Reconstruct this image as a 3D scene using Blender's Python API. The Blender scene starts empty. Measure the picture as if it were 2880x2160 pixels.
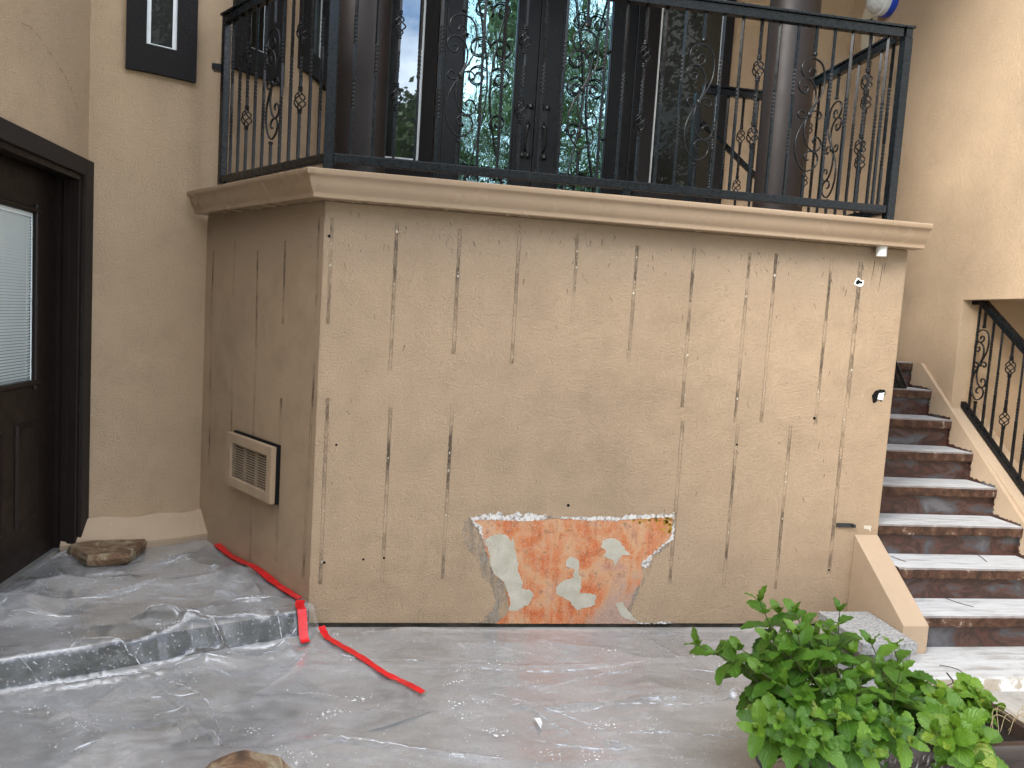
import bpy, bmesh, math, random
from mathutils import Vector, Matrix, noise
from mathutils.geometry import delaunay_2d_cdt

random.seed(7)
R = math.radians
sc = bpy.context.scene

# ------------------------------------------------------------------ camera
CAM = Vector((0.3722, -3.6488, 1.5652))
RT = Vector((0.98654, -0.14749, 0.0635)); FW = Vector((0.15186, 0.98472, -0.08526))
FW.normalize(); RT = (RT - FW * RT.dot(FW)).normalized(); UP = RT.cross(FW)
FPX, CX, CY = 2106.4, 1440.0, 1080.0
cam_d = bpy.data.cameras.new('camera'); cam = bpy.data.objects.new('camera', cam_d)
sc.collection.objects.link(cam); sc.camera = cam
cam_d.sensor_fit = 'HORIZONTAL'; cam_d.sensor_width = 36.0; cam_d.lens = FPX / 2880 * 36
cam_d.clip_start = 0.05; cam_d.clip_end = 2000
m = Matrix((RT, UP, -FW)).transposed().to_4x4(); m.translation = CAM; cam.matrix_world = m

# ------------------------------------------------------------------ light
SUN_AZ, SUN_EL = R(-122), R(34)          # azimuth from +Y towards +X
w = bpy.data.worlds.new('World'); sc.world = w; w.use_nodes = True
nt = w.node_tree; nt.nodes.clear()
def wn(t, **k):
    n = nt.nodes.new(t)
    for a, b in k.items(): setattr(n, a, b)
    return n
out = wn('ShaderNodeOutputWorld'); bg = wn('ShaderNodeBackground'); bg.inputs[1].default_value = 0.15
sky = wn('ShaderNodeTexSky', sky_type='NISHITA', sun_disc=False, sun_elevation=SUN_EL, sun_rotation=SUN_AZ)
tc = wn('ShaderNodeTexCoord'); mp = wn('ShaderNodeMapping'); mp.inputs['Scale'].default_value = (1, 1, 2.2)
nz = wn('ShaderNodeTexNoise'); nz.inputs['Scale'].default_value = 2.6; nz.inputs['Detail'].default_value = 9; nz.inputs['Roughness'].default_value = .58
cr = wn('ShaderNodeValToRGB'); cr.color_ramp.elements[0].position = .40; cr.color_ramp.elements[1].position = .56
mx = wn('ShaderNodeMix', data_type='RGBA'); mx.inputs[7].default_value = (9.5, 9.6, 9.9, 1)
L = nt.links
L.new(tc.outputs['Generated'], mp.inputs[0]); L.new(mp.outputs[0], nz.inputs['Vector']); L.new(nz.outputs['Fac'], cr.inputs[0])
L.new(cr.outputs[0], mx.inputs[0]); L.new(sky.outputs[0], mx.inputs[6]); L.new(mx.outputs[2], bg.inputs[0]); L.new(bg.outputs[0], out.inputs[0])
sun_d = bpy.data.lights.new('sun', 'SUN'); sun = bpy.data.objects.new('sun', sun_d); sc.collection.objects.link(sun)
sun_d.energy = 1.35; sun_d.angle = R(22); sun_d.color = (1, .95, .87)
sdir = Vector((math.sin(SUN_AZ) * math.cos(SUN_EL), math.cos(SUN_AZ) * math.cos(SUN_EL), math.sin(SUN_EL)))
sun.rotation_euler = sdir.to_track_quat('Z', 'Y').to_euler(); sun.location = (4, -8, 12)
sc.view_settings.view_transform = 'Standard'; sc.view_settings.look = 'None'; sc.view_settings.gamma = 1
sc.view_settings.exposure = 1.94
sc.cycles.max_bounces = 8; sc.cycles.transparent_max_bounces = 24; sc.cycles.caustics_reflective = False
sc.cycles.use_denoising = True

# ------------------------------------------------------------------ survey helpers (photo pixel -> point on a known plane)
def ray(x, y): return (x - CX) / FPX * RT - (y - CY) / FPX * UP + FW
def onp(x, y, n, c):
    d = ray(x, y); n = Vector(n); return CAM + d * ((c - n.dot(CAM)) / n.dot(d))
def PY(x, y, v=0.0): return onp(x, y, (0, 1, 0), v)
def PX(x, y, v): return onp(x, y, (1, 0, 0), v)
def PZ(x, y, v=0.0): return onp(x, y, (0, 0, 1), v)
TH = R(54.43); LD = Vector((-math.cos(TH), math.sin(TH), 0)); LN = Vector((-math.sin(TH), -math.cos(TH), 0))
def PL(x, y, o=0.0): return onp(x, y, LN, o)
TC = Vector((-1.6025, 2.183, 0)); TR = 1.35       # round stair turret
def cyl(phi, z, r=TR): return Vector((TC.x + r * math.cos(phi), TC.y - r * math.sin(phi), z))
def pcyl(x, y, r=TR):
    d = ray(x, y); o = CAM - TC; a = d.x**2 + d.y**2; b = o.x * d.x + o.y * d.y; c = o.x**2 + o.y**2 - r * r
    t = (-b - math.sqrt(max(0, b * b - a * c))) / a; p = CAM + d * t
    return math.atan2(-(p.y - TC.y), p.x - TC.x), p.z

# ------------------------------------------------------------------ mesh builder
class MB:
    def __init__(s): s.v = []; s.f = []; s.uv = {}
    def add(s, vs, fs):
        o = len(s.v); s.v += [Vector(p) for p in vs]; s.f += [tuple(i + o for i in f) for f in fs]; return s
    def hexa(s, p):  # 8 points: bottom 4 ccw, top 4
        return s.add(p, [(3, 2, 1, 0), (4, 5, 6, 7), (0, 1, 5, 4), (1, 2, 6, 5), (2, 3, 7, 6), (3, 0, 4, 7)])
    def box(s, x0, x1, y0, y1, z0, z1):
        return s.hexa([(x0, y0, z0), (x1, y0, z0), (x1, y1, z0), (x0, y1, z0), (x0, y0, z1), (x1, y0, z1), (x1, y1, z1), (x0, y1, z1)])
    def beam(s, a, b, w, h, up=(0, 0, 1)):     # square bar a->b
        a = Vector(a); b = Vector(b); t = (b - a).normalized(); up = Vector(up)
        sd = t.cross(up).normalized() * w / 2; u = sd.normalized().cross(t) * h / 2
        return s.hexa([a - sd - u, a + sd - u, b + sd - u, b - sd - u, a - sd + u, a + sd + u, b + sd + u, b - sd + u])
    def prism(s, poly, d):
        d = Vector(d); n = len(poly); poly = [Vector(p) for p in poly]
        s.add(poly + [p + d for p in poly], [tuple(range(n))[::-1], tuple(range(n, 2 * n))] + [(i, (i + 1) % n, n + (i + 1) % n, n + i) for i in range(n)])
        return s
    def tube(s, pts, r, k=6, flat=None):
        pts = [Vector(p) for p in pts]; rings = []; nrm = None
        for i, p in enumerate(pts):
            t = (pts[min(i + 1, len(pts) - 1)] - pts[max(i - 1, 0)]).normalized()
            if nrm is None: nrm = t.orthogonal().normalized() if flat is None else Vector(flat)
            nrm = (nrm - t * nrm.dot(t)).normalized(); b = t.cross(nrm)
            rr = r(i / (len(pts) - 1)) if callable(r) else r
            q = (rr, rr) if not isinstance(rr, tuple) else rr
            rings.append([p + nrm * math.cos(2 * math.pi * j / k) * q[0] + b * math.sin(2 * math.pi * j / k) * q[1] for j in range(k)])
        vs = [v for g in rings for v in g]; n = len(rings)
        fs = [(i * k + j, i * k + (j + 1) % k, (i + 1) * k + (j + 1) % k, (i + 1) * k + j) for i in range(n - 1) for j in range(k)]
        fs += [tuple(range(k))[::-1], tuple(range((n - 1) * k, n * k))]
        return s.add(vs, fs)
    def lathe(s, prof, c=(0, 0, 0), k=24):
        c = Vector(c); vs = [c + Vector((r * math.cos(2 * math.pi * j / k), r * math.sin(2 * math.pi * j / k), z)) for r, z in prof for j in range(k)]
        n = len(prof); fs = [(i * k + j, i * k + (j + 1) % k, (i + 1) * k + (j + 1) % k, (i + 1) * k + j) for i in range(n - 1) for j in range(k)]
        fs += [tuple(range(k))[::-1], tuple(range((n - 1) * k, n * k))]
        return s.add(vs, fs)
    def grid(s, fn, us, vs_):
        nu, nv = len(us), len(vs_)
        return s.add([fn(u, v) for u in us for v in vs_], [(i * nv + j, (i + 1) * nv + j, (i + 1) * nv + j + 1, i * nv + j + 1) for i in range(nu - 1) for j in range(nv - 1)])
def spline(pts, n=8):
    P = [Vector(p) for p in pts]; P = [2 * P[0] - P[1]] + P + [2 * P[-1] - P[-2]]; o_ = []
    for i in range(1, len(P) - 2):
        for k in range(n):
            t = k / n; a, b, c_, d_ = P[i - 1], P[i], P[i + 1], P[i + 2]
            o_.append(.5 * ((2 * b) + (c_ - a) * t + (2 * a - 5 * b + 4 * c_ - d_) * t * t + (3 * b - a - 3 * c_ + d_) * t ** 3))
    return o_ + [P[-2]]
def lin(a, b, n): return [a + (b - a) * i / (n - 1) for i in range(n)]
ORG = {}
def world_org(p):
    while p is not None:
        if p.name in ORG: return ORG[p.name]
        p = p.parent
    return Vector((0, 0, 0))
def mesh_of(name, mb, mat, org=Vector((0, 0, 0)), smooth=False, bevel=0, tri=False):
    me = bpy.data.meshes.new(name); me.from_pydata([v - org for v in mb.v], [], mb.f); me.validate()
    if mat:
        for x in (mat if isinstance(mat, (list, tuple)) else [mat]): me.materials.append(x)
    bm = bmesh.new(); bm.from_mesh(me)
    if bevel:
        es = [e for e in bm.edges if len(e.link_faces) == 2 and e.calc_face_angle(0) > .5]
        bmesh.ops.bevel(bm, geom=es, offset=bevel, segments=2, affect='EDGES', profile=.6, clamp_overlap=True)
    bmesh.ops.recalc_face_normals(bm, faces=bm.faces[:]) if not tri else None
    bm.to_mesh(me); bm.free()
    if smooth is True:
        for p in me.polygons: p.use_smooth = True
    elif smooth:
        me.set_sharp_from_angle(angle=smooth)
        for p in me.polygons: p.use_smooth = True
    return me
def obj(name, mb, mat, parent=None, smooth=False, bevel=0, label=None, tri=False):
    org = world_org(parent) if parent else Vector((0, 0, 0))
    o = bpy.data.objects.new(name, mesh_of(name, mb, mat, org, smooth, bevel, tri)); sc.collection.objects.link(o)
    if parent: o.parent = parent
    if label: o['label'] = label
    return o
def thing(name, label, cat, loc, group=None):
    o = bpy.data.objects.new(name, None); sc.collection.objects.link(o); o.location = loc; o.empty_display_size = .1
    o['label'] = label; o['category'] = cat; ORG[o.name] = Vector(loc)
    if group: o['group'] = group
    return o
def solo(name, mb, mat, label, cat, group=None, kind=None, loc=None, **k):
    org = Vector(loc) if loc is not None else Vector((0, 0, 0))
    o = bpy.data.objects.new(name, mesh_of(name, mb, mat, org, k.get('smooth', False), k.get('bevel', 0), k.get('tri', False))); sc.collection.objects.link(o); o.location = org
    ORG[o.name] = org
    if label: o['label'] = label
    if cat: o['category'] = cat
    if group: o['group'] = group
    if kind: o['kind'] = kind
    return o
def place(name, me, parent, p, rz=0.0):
    o = bpy.data.objects.new(name, me); sc.collection.objects.link(o); o.parent = parent
    o.location = Vector(p) - world_org(parent); o.rotation_euler = (0, 0, rz); return o

# ------------------------------------------------------------------ materials
class NT:
    def __init__(s, name):
        s.m = bpy.data.materials.new(name); s.m.use_nodes = True; s.t = s.m.node_tree
        s.b = s.t.nodes['Principled BSDF']; s.o = s.t.nodes['Material Output']
        s.geo = s.n('ShaderNodeNewGeometry'); s.pos = s.geo.outputs['Position']
    def n(s, ty, **k):
        q = s.t.nodes.new(ty)
        for a, b in k.items(): setattr(q, a, b)
        return q
    def l(s, a, b): s.t.links.new(a, b)
    def scaled(s, sx, sy, sz, src=None):
        q = s.n('ShaderNodeMapping'); q.inputs['Scale'].default_value = (sx, sy, sz); s.l(src or s.pos, q.inputs[0]); return q.outputs[0]
    def noise(s, scale, detail=3, rough=.5, dist=0, src=None):
        q = s.n('ShaderNodeTexNoise'); q.inputs['Scale'].default_value = scale; q.inputs['Detail'].default_value = detail
        q.inputs['Roughness'].default_value = rough; q.inputs['Distortion'].default_value = dist
        s.l(src or s.pos, q.inputs['Vector']); return q.outputs['Fac']
    def vor(s, scale, feat='F1', src=None, out='Distance'):
        q = s.n('ShaderNodeTexVoronoi', feature=feat); q.inputs['Scale'].default_value = scale; s.l(src or s.pos, q.inputs['Vector']); return q.outputs[out]
    def ramp(s, f, stops):
        q = s.n('ShaderNodeValToRGB'); e = q.color_ramp.elements
        while len(e) < len(stops): e.new(.5)
        for i, (p, c) in enumerate(stops):
            e[i].position = p; e[i].color = (*c, 1) if isinstance(c, tuple) else (c, c, c, 1)
        s.l(f, q.inputs[0]); return q.outputs[0]
    def mix(s, f, a, b, mode='MIX'):
        q = s.n('ShaderNodeMix', data_type='RGBA', blend_type=mode)
        for v, i in ((f, 0), (a, 6), (b, 7)):
            if isinstance(v, (int, float)): q.inputs[i].default_value = v if i == 0 else (v, v, v, 1)
            elif isinstance(v, tuple): q.inputs[i].default_value = (*v, 1)
            else: s.l(v, q.inputs[i])
        return q.outputs[2]
    def math(s, op, a, b=0.0):
        q = s.n('ShaderNodeMath', operation=op)
        for v, i in ((a, 0), (b, 1)):
            if isinstance(v, (int, float)): q.inputs[i].default_value = v
            else: s.l(v, q.inputs[i])
        return q.outputs[0]
    def xyz(s):
        q = s.n('ShaderNodeSeparateXYZ'); s.l(s.pos, q.inputs[0]); return q.outputs
    def set(s, color=None, rough=None, metal=None, spec=None):
        for v, k in ((color, 'Base Color'), (rough, 'Roughness'), (metal, 'Metallic'), (spec, 'Specular IOR Level')):
            if v is None: continue
            if isinstance(v, (int, float)): s.b.inputs[k].default_value = v
            elif isinstance(v, tuple): s.b.inputs[k].default_value = (*v, 1)
            else: s.l(v, s.b.inputs[k])
    def bump(s, h, strength=.5, dist=.004, prev=None):
        q = s.n('ShaderNodeBump'); q.inputs['Strength'].default_value = strength; q.inputs['Distance'].default_value = dist
        s.l(h, q.inputs['Height'])
        if prev is not None: s.l(prev, q.inputs['Normal'])
        s.l(q.outputs[0], s.b.inputs['Normal']); return q.outputs[0]
    def alpha(s, f):          # show this surface where f = 1
        tr = s.n('ShaderNodeBsdfTransparent'); mxs = s.n('ShaderNodeMixShader'); s.l(f, mxs.inputs[0]); s.l(tr.outputs[0], mxs.inputs[1]); s.l(s.b.outputs[0], mxs.inputs[2]); s.l(mxs.outputs[0], s.o.inputs[0])

def stucco_height(q, k=1.0):
    a = q.ramp(q.noise(34 * k, 3, .55, 1.6), [(.40, 0.), (.47, .55), (.53, .6), (.60, 1.)])
    bq = q.ramp(q.noise(75 * k, 2, .5, 2.2), [(.48, 0.), (.55, 1.)])
    pat = q.noise(3.1, 2)
    h = q.math('ADD', q.math('MULTIPLY', a, .6), q.math('MULTIPLY', bq, q.math('MULTIPLY', pat, .8)))
    return q.math('ADD', h, q.math('MULTIPLY', q.noise(330, 2), .22))
TAN = (.490, .360, .238)
def stucco(name, col, k=1.0, var=.14, strength=.55, dirt=True, rough=.78):
    q = NT(name)
    big = q.noise(.9, 4, .6); mid = q.noise(7, 5, .65)
    f = q.math('ADD', q.math('MULTIPLY', big, .6), q.math('MULTIPLY', mid, .4))
    d = tuple(c * (1 - var) for c in col); b = tuple(min(1, c * (1 + var * .6)) for c in col)
    c = q.ramp(f, [(.36, d), (.5, col), (.64, b)])
    h = stucco_height(q, k)
    c = q.mix(q.math('MULTIPLY', q.ramp(h, [(.15, 1.), (.5, 0.)]), .14), c, tuple(x * .62 for x in col))  # hollows of the relief tinted darker, shading put into the colour
    if dirt:   # specks of grime and a rain washed band under the coping
        sp = q.ramp(q.noise(24, 6, .7), [(.70, 0.), (.76, 1.)]); c = q.mix(q.math('MULTIPLY', sp, .35), c, (.09, .08, .07))
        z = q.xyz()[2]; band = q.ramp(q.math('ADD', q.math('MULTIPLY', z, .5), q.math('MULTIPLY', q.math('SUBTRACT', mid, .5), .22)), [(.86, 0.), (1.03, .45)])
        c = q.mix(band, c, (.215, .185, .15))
    q.set(c, rough, spec=.3); q.bump(h, strength, .0058); return q.m
M = {}
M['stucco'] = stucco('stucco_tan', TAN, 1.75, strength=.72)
M['stucco_house'] = stucco('stucco_tan_house', (.525, .390, .260), 1.7, .12, .75, False)
M['stucco_smooth'] = stucco('stucco_tan_smooth', (.43, .325, .225), 1.6, .08, .2, False)
M['trim'] = stucco('stucco_dark_trim', (.013, .012, .013), 1.9, .15, .8, False, .6)

def plain(name, col, rough=.5, metal=0, spec=.5, var=.12, ns=14, bump=0, dist=.001):
    q = NT(name); f = q.noise(ns, 5, .6)
    q.set(q.ramp(f, [(.3, tuple(c * (1 - var) for c in col)), (.7, tuple(c * (1 + var) for c in col))]), None, metal, spec)
    q.set(rough=q.ramp(q.noise(ns * 2.3, 4), [(.3, max(.03, rough - .07)), (.7, min(1, rough + .07))]))
    if bump: q.bump(q.noise(ns * 8, 3), bump, dist)
    return q.m
M['iron'] = plain('black_iron_paint', (.0055, .007, .0085), .27, 0, .28, .2, 20)
M['iron_rough'] = plain('wrought_iron', (.007, .0075, .0085), .36, 0, .3, .3, 30, .2, .0006)
M['column'] = plain('column_brown_paint', (.019, .0148, .014), .45, 0, .25, .1, 5)
M['gutter'] = plain('gutter_tan_enamel', (.335, .244, .163), .24, 0, .45, .06, 4)
M['pvc'] = plain('white_pvc', (.72, .74, .72), .4, 0, .5, .1, 30)
M['vinyl'] = plain('white_vinyl', (.72, .76, .78), .35, 0, .5, .04, 8)
M['door'] = plain('dark_door_paint', (.0125, .0082, .0068), .42, 0, .25, .2, 9, .1, .0006)
M['bronze'] = plain('entry_door_metal', (.004, .0043, .0055), .33, 0, .25, .2, 7)
M['alu'] = plain('threshold_aluminium', (.62, .62, .60), .35, .8, .5, .1, 20)
M['blind'] = plain('blind_slat_white', (.78, .86, .88), .5, 0, .4, .03, 6)
M['blue'] = plain('blue_tape', (.012, .06, .50), .4, 0, .5, .15, 30)
M['film'] = plain('wrapping_film', (.55, .58, .60), .2, 0, .6, .2, 40, .4, .002)
M['black'] = plain('black_void', (.006, .006, .006), .9, 0, .2)
M['hose'] = plain('black_rubber', (.01, .01, .01), .4)
M['soil'] = plain('potting_soil', (.022, .016, .012), .95, 0, .2, .5, 60, .9, .006)
M['twig'] = plain('dry_twig', (.10, .075, .055), .8, 0, .3, .4, 40)
M['patch'] = plain('cream_plaster', (.60, .56, .46), .8, 0, .3, .06, 20, .3, .002)
def glass(name, fac, tint, wob=0.0, scale=9, dark=(.006, .007, .006)):
    q = NT(name); q.set(dark, .25, 0, .2)
    g = q.n('ShaderNodeBsdfGlossy'); g.inputs['Roughness'].default_value = .012; g.inputs['Color'].default_value = (*tint, 1)
    lw = q.n('ShaderNodeLayerWeight'); lw.inputs['Blend'].default_value = .35
    f = q.math('ADD', q.math('MULTIPLY', lw.outputs['Fresnel'], 1 - fac), fac)
    mxs = q.n('ShaderNodeMixShader'); q.l(f, mxs.inputs[0]); q.l(q.b.outputs[0], mxs.inputs[1]); q.l(g.outputs[0], mxs.inputs[2]); q.l(mxs.outputs[0], q.o.inputs[0])
    if wob:
        bp = q.n('ShaderNodeBump'); bp.inputs['Strength'].default_value = wob; bp.inputs['Distance'].default_value = .02
        q.l(q.noise(scale, 3, .5, .8, src=q.scaled(1, 1, .45)), bp.inputs['Height']); q.l(bp.outputs[0], g.inputs['Normal'])
    return q.m
M['glass_door'] = glass('rain_glass', .40, (.50, .87, 1.0), .045, 11)
M['glass_side'] = glass('side_glass', .15, (.75, .88, 1.0), .01, 3)
M['glass_side_dimmed'] = glass('side_glass_dimmed', .0, (.16, .17, .15), .01, 3)  # same glass as the other side window, reflections darkened in the tint
M['glass_dark'] = glass('dark_glass', .0, (.08, .08, .08), .01, 3)

# concrete patio
q = NT('patio_concrete')
st = q.noise(1.3, 8, .62, .6); fine = q.noise(28, 8, .7)
c = q.ramp(st, [(.33, (.20, .19, .172)), (.48, (.34, .328, .30)), (.62, (.48, .465, .425))])
c = q.mix(q.math('MULTIPLY', fine, .5), c, q.ramp(fine, [(.35, (.15, .145, .13)), (.65, (.44, .425, .39))]))
c = q.mix(q.ramp(q.noise(5, 6, .7), [(.62, 0.), (.68, .8)]), c, (.50, .49, .46))
c = q.mix(q.ramp(q.vor(30), [(.08, .55), (.14, 0.)]), c, (.12, .115, .10))
q.set(c, .82, spec=.3); q.bump(fine, .35, .004); M['patio'] = q.m
q = NT('step_concrete'); fine = q.noise(22, 8, .7)
c = q.ramp(q.noise(2.2, 8, .65), [(.35, (.15, .14, .12)), (.6, (.34, .32, .28))])
nrm = q.n('ShaderNodeSeparateXYZ'); q.l(q.geo.outputs['Normal'], nrm.inputs[0])
c2 = q.mix(q.ramp(q.vor(46, out='Distance'), [(.16, .85), (.24, 0.)]), (.026, .027, .024), (.20, .19, .16))   # exposed aggregate riser
c = q.mix(q.ramp(nrm.outputs[2], [(.4, 1.), (.7, 0.)]), c, c2)
q.set(c, .75); q.bump(fine, .4, .004); M['landing'] = q.m
# stairs
q = NT('tread_white_dusty')
s1 = q.noise(9, 8, .72, .4, src=q.scaled(.5, 4.0, 1)); s2 = q.noise(60, 5, .7)
c = q.ramp(s1, [(.34, (.30, .295, .285)), (.47, (.48, .495, .50)), (.65, (.57, .59, .60))])
c = q.mix(q.ramp(s2, [(.66, 0.), (.72, .75)]), c, (.19, .16, .14))
nrm = q.n('ShaderNodeSeparateXYZ'); q.l(q.geo.outputs['Normal'], nrm.inputs[0])
edge = q.ramp(q.noise(16, 7, .7), [(.30, (.020, .014, .012)), (.50, (.075, .038, .024)), (.62, (.11, .062, .04)), (.69, (.42, .38, .33))])
c = q.mix(q.ramp(nrm.outputs[2], [(.55, 1.), (.9, 0.)]), c, edge)
q.set(c, .85, spec=.25); q.bump(s2, .4, .003); M['tread'] = q.m
q = NT('riser_worn_tile')
s1 = q.noise(4.2, 7, .62, .5, src=q.scaled(1, 1, 1.6))
c = q.ramp(s1, [(.30, (.016, .009, .008)), (.40, (.075, .028, .018)), (.47, (.032, .016, .013)), (.52, (.080, .036, .026)), (.56, (.058, .054, .060)), (.66, (.115, .112, .122))])
c = q.mix(q.ramp(q.noise(70, 5, .7), [(.68, 0.), (.73, .7)]), c, (.45, .40, .36))
q.set(c, .5); q.bump(q.noise(20, 6), .4, .004); M['riser'] = q.m
q = NT('slab_white_wash')
nrm = q.n('ShaderNodeSeparateXYZ'); q.l(q.geo.outputs['Normal'], nrm.inputs[0])
s1 = q.noise(6, 8, .7, .4, src=q.scaled(.6, 2.5, 1)); s2 = q.noise(70, 6, .7)
c = q.ramp(s1, [(.36, (.33, .32, .30)), (.5, (.49, .50, .495)), (.65, (.56, .575, .58))])
c = q.mix(q.ramp(s2, [(.64, 0.), (.70, .7)]), c, (.16, .13, .11))
side = q.ramp(q.noise(6.5, 5, .55), [(.42, (.38, .32, .25)), (.55, (.46, .41, .34)), (.6, (.74, .76, .76))])
c = q.mix(q.ramp(nrm.outputs[2], [(.4, 1.), (.7, 0.)]), c, q.mix(q.math('MULTIPLY', q.ramp(s2, [(.55, 0.), (.65, 1.)]), .5), side, (.16, .13, .10)))
q.set(c, .85, spec=.25); q.bump(s2, .5, .004); M['slab'] = q.m
q = NT('granite_block')
c = q.ramp(q.noise(85, 4, .75), [(.36, (.14, .14, .14)), (.45, (.28, .285, .28)), (.60, (.42, .43, .425))])
q.set(c, .75); q.bump(q.noise(85, 4), .4, .003); M['granite'] = q.m
q = NT('field_stone')
c = q.ramp(q.noise(9, 8, .65, .7), [(.32, (.06, .036, .022)), (.46, (.16, .09, .048)), (.55, (.24, .19, .12)), (.64, (.38, .34, .24))])
q.set(c, .85); q.bump(q.noise(26, 9, .7), .8, .012); M['stone'] = q.m
q = NT('red_tape')
c = q.ramp(q.noise(22, 4), [(.35, (.52, .004, .010)), (.65, (.72, .012, .018))])
q.set(c, .32, spec=.5); q.bump(q.noise(45, 4), .5, .002); M['tape'] = q.m
q = NT('paint_flake'); q.set((.82, .84, .84), .7); M['flake'] = q.m
# clear plastic sheeting
def sheet(name, a0, a1, tint):
    q = NT(name)
    d = q.n('ShaderNodeBsdfDiffuse'); d.inputs[0].default_value = (*tint, 1)
    g = q.n('ShaderNodeBsdfGlossy'); g.inputs[0].default_value = (.95, .97, 1, 1)
    rn = q.ramp(q.noise(3.5, 4), [(.35, .03), (.65, .13)]); q.l(rn, g.inputs[1])
    bp = q.n('ShaderNodeBump'); bp.inputs['Strength'].default_value = .5; bp.inputs['Distance'].default_value = .014
    wob = q.n('ShaderNodeTexNoise'); wob.inputs['Scale'].default_value = 2.2; wob.inputs['Detail'].default_value = 3; q.l(q.pos, wob.inputs['Vector'])
    dsp = q.n('ShaderNodeMix', data_type='VECTOR'); dsp.inputs[0].default_value = .22; q.l(q.scaled(1, 1.5, .6), dsp.inputs[4]); q.l(wob.outputs['Color'], dsp.inputs[5]); pv = dsp.outputs[1]
    f1 = q.vor(4.6, src=pv); cell = q.vor(4.6, src=pv, out='Color'); de = q.vor(4.6, 'DISTANCE_TO_EDGE', src=pv)
    f2 = q.vor(12, src=pv); de2 = q.vor(12, 'DISTANCE_TO_EDGE', src=pv)
    gate = q.ramp(q.noise(1.7, 3), [(.45, 0.), (.58, 1.)])
    fold = q.math('MULTIPLY', q.math('MULTIPLY', q.ramp(de2, [(.0, .8), (.03, 0.)]), gate), q.ramp(q.noise(5, 3), [(.45, 0.), (.60, .8)]))
    hgt = q.math('ADD', q.math('ADD', q.math('MULTIPLY', f1, .25), q.math('MULTIPLY', q.math('MULTIPLY', f2, .6), gate)), q.math('MULTIPLY', q.noise(17, 6, .62, 1.2, src=q.scaled(1, 1.7, 1)), .35))
    q.l(hgt, bp.inputs['Height']); q.l(bp.outputs[0], g.inputs['Normal']); q.l(bp.outputs[0], d.inputs['Normal'])
    t = q.n('ShaderNodeBsdfTransparent'); t.inputs[0].default_value = (.95, .96, .97, 1)
    fa = q.ramp(q.math('ADD', q.math('MULTIPLY', q.noise(2.1, 5, .6, 1.0), .65), q.math('MULTIPLY', q.noise(11, 5, .65, 1.5, src=q.scaled(.6, 1.8, 1)), .35)), [(.38, a0), (.62, a1)])
    nzz = q.n('ShaderNodeSeparateXYZ'); q.l(q.geo.outputs['Normal'], nzz.inputs[0]); flat = q.ramp(q.math('ABSOLUTE', nzz.outputs[2]), [(.60, .28), (.98, 1.)]); fa = q.math('MULTIPLY', q.math('MAXIMUM', fa, q.math('MULTIPLY', fold, .5)), flat); m1 = q.n('ShaderNodeMixShader'); q.l(fa, m1.inputs[0]); q.l(t.outputs[0], m1.inputs[1]); q.l(d.outputs[0], m1.inputs[2])  # steeper film loses milkiness and gloss, dimming its scattered and reflected light by hand
    lw = q.n('ShaderNodeLayerWeight'); lw.inputs['Blend'].default_value = .28; q.l(bp.outputs[0], lw.inputs['Normal'])
    m2 = q.n('ShaderNodeMixShader'); q.l(q.math('MULTIPLY', q.math('ADD', q.math('MULTIPLY', lw.outputs['Fresnel'], 1.0), .16), flat), m2.inputs[0]); q.l(m1.outputs[0], m2.inputs[1]); q.l(g.outputs[0], m2.inputs[2]); q.l(m2.outputs[0], q.o.inputs[0])
    return q.m
q = NT('plastic_fold'); q.set((.72, .74, .77), .12, spec=.8)
q.alpha(q.ramp(q.noise(24, 4), [(.40, .03), (.64, .7)])); M['fold'] = q.m
M['sheet'] = sheet('plastic_film_milky', .09, .46, (.74, .76, .79))
M['sheet_clear'] = sheet('plastic_film_clear', .14, .42, (.72, .73, .745))
# scars left by the removed battens
q = NT('batten_scar')
uvn = q.n('ShaderNodeUVMap'); uvn.uv_map = 'uv'; sx = q.n('ShaderNodeSeparateXYZ'); q.l(uvn.outputs[0], sx.inputs[0]); u = sx.outputs[0]; v = sx.outputs[1]
e = q.math('ABSOLUTE', q.math('ADD', q.math('SUBTRACT', u, .5), q.math('MULTIPLY', q.math('SUBTRACT', q.noise(55, 3), .5), .55)))                       # 0 centre .. .5 edge
n1 = q.noise(26, 6, .7, src=q.scaled(1, 1, .45)); n2 = q.noise(8, 5, .65, src=q.scaled(1, 1, .5))
line = q.math('MULTIPLY', q.ramp(e, [(.31, 0.), (.36, 1.), (.42, 1.), (.46, 0.)]), q.ramp(n2, [(.36, .22), (.58, .95)]))
body = q.math('MULTIPLY', q.ramp(e, [(.34, 1.), (.42, 0.)]), q.math('MULTIPLY', q.ramp(q.math('ADD', q.math('MULTIPLY', n1, .5), q.math('MULTIPLY', q.noise(3.3, 2, .5, src=q.scaled(1, 1, .9)), .6)), [(.52, 0.), (.66, .95)]), .9))
fa = q.math('MULTIPLY', q.math('MAXIMUM', line, body), .70)
c = q.ramp(q.noise(42, 4, .7), [(.28, (.02, .018, .016)), (.60, (.085, .07, .055)), (.72, (.60, .55, .46))])
q.set(c, .9, spec=.2); q.bump(stucco_height(q), .55, .0045); q.alpha(fa); M['scar'] = q.m
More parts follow.
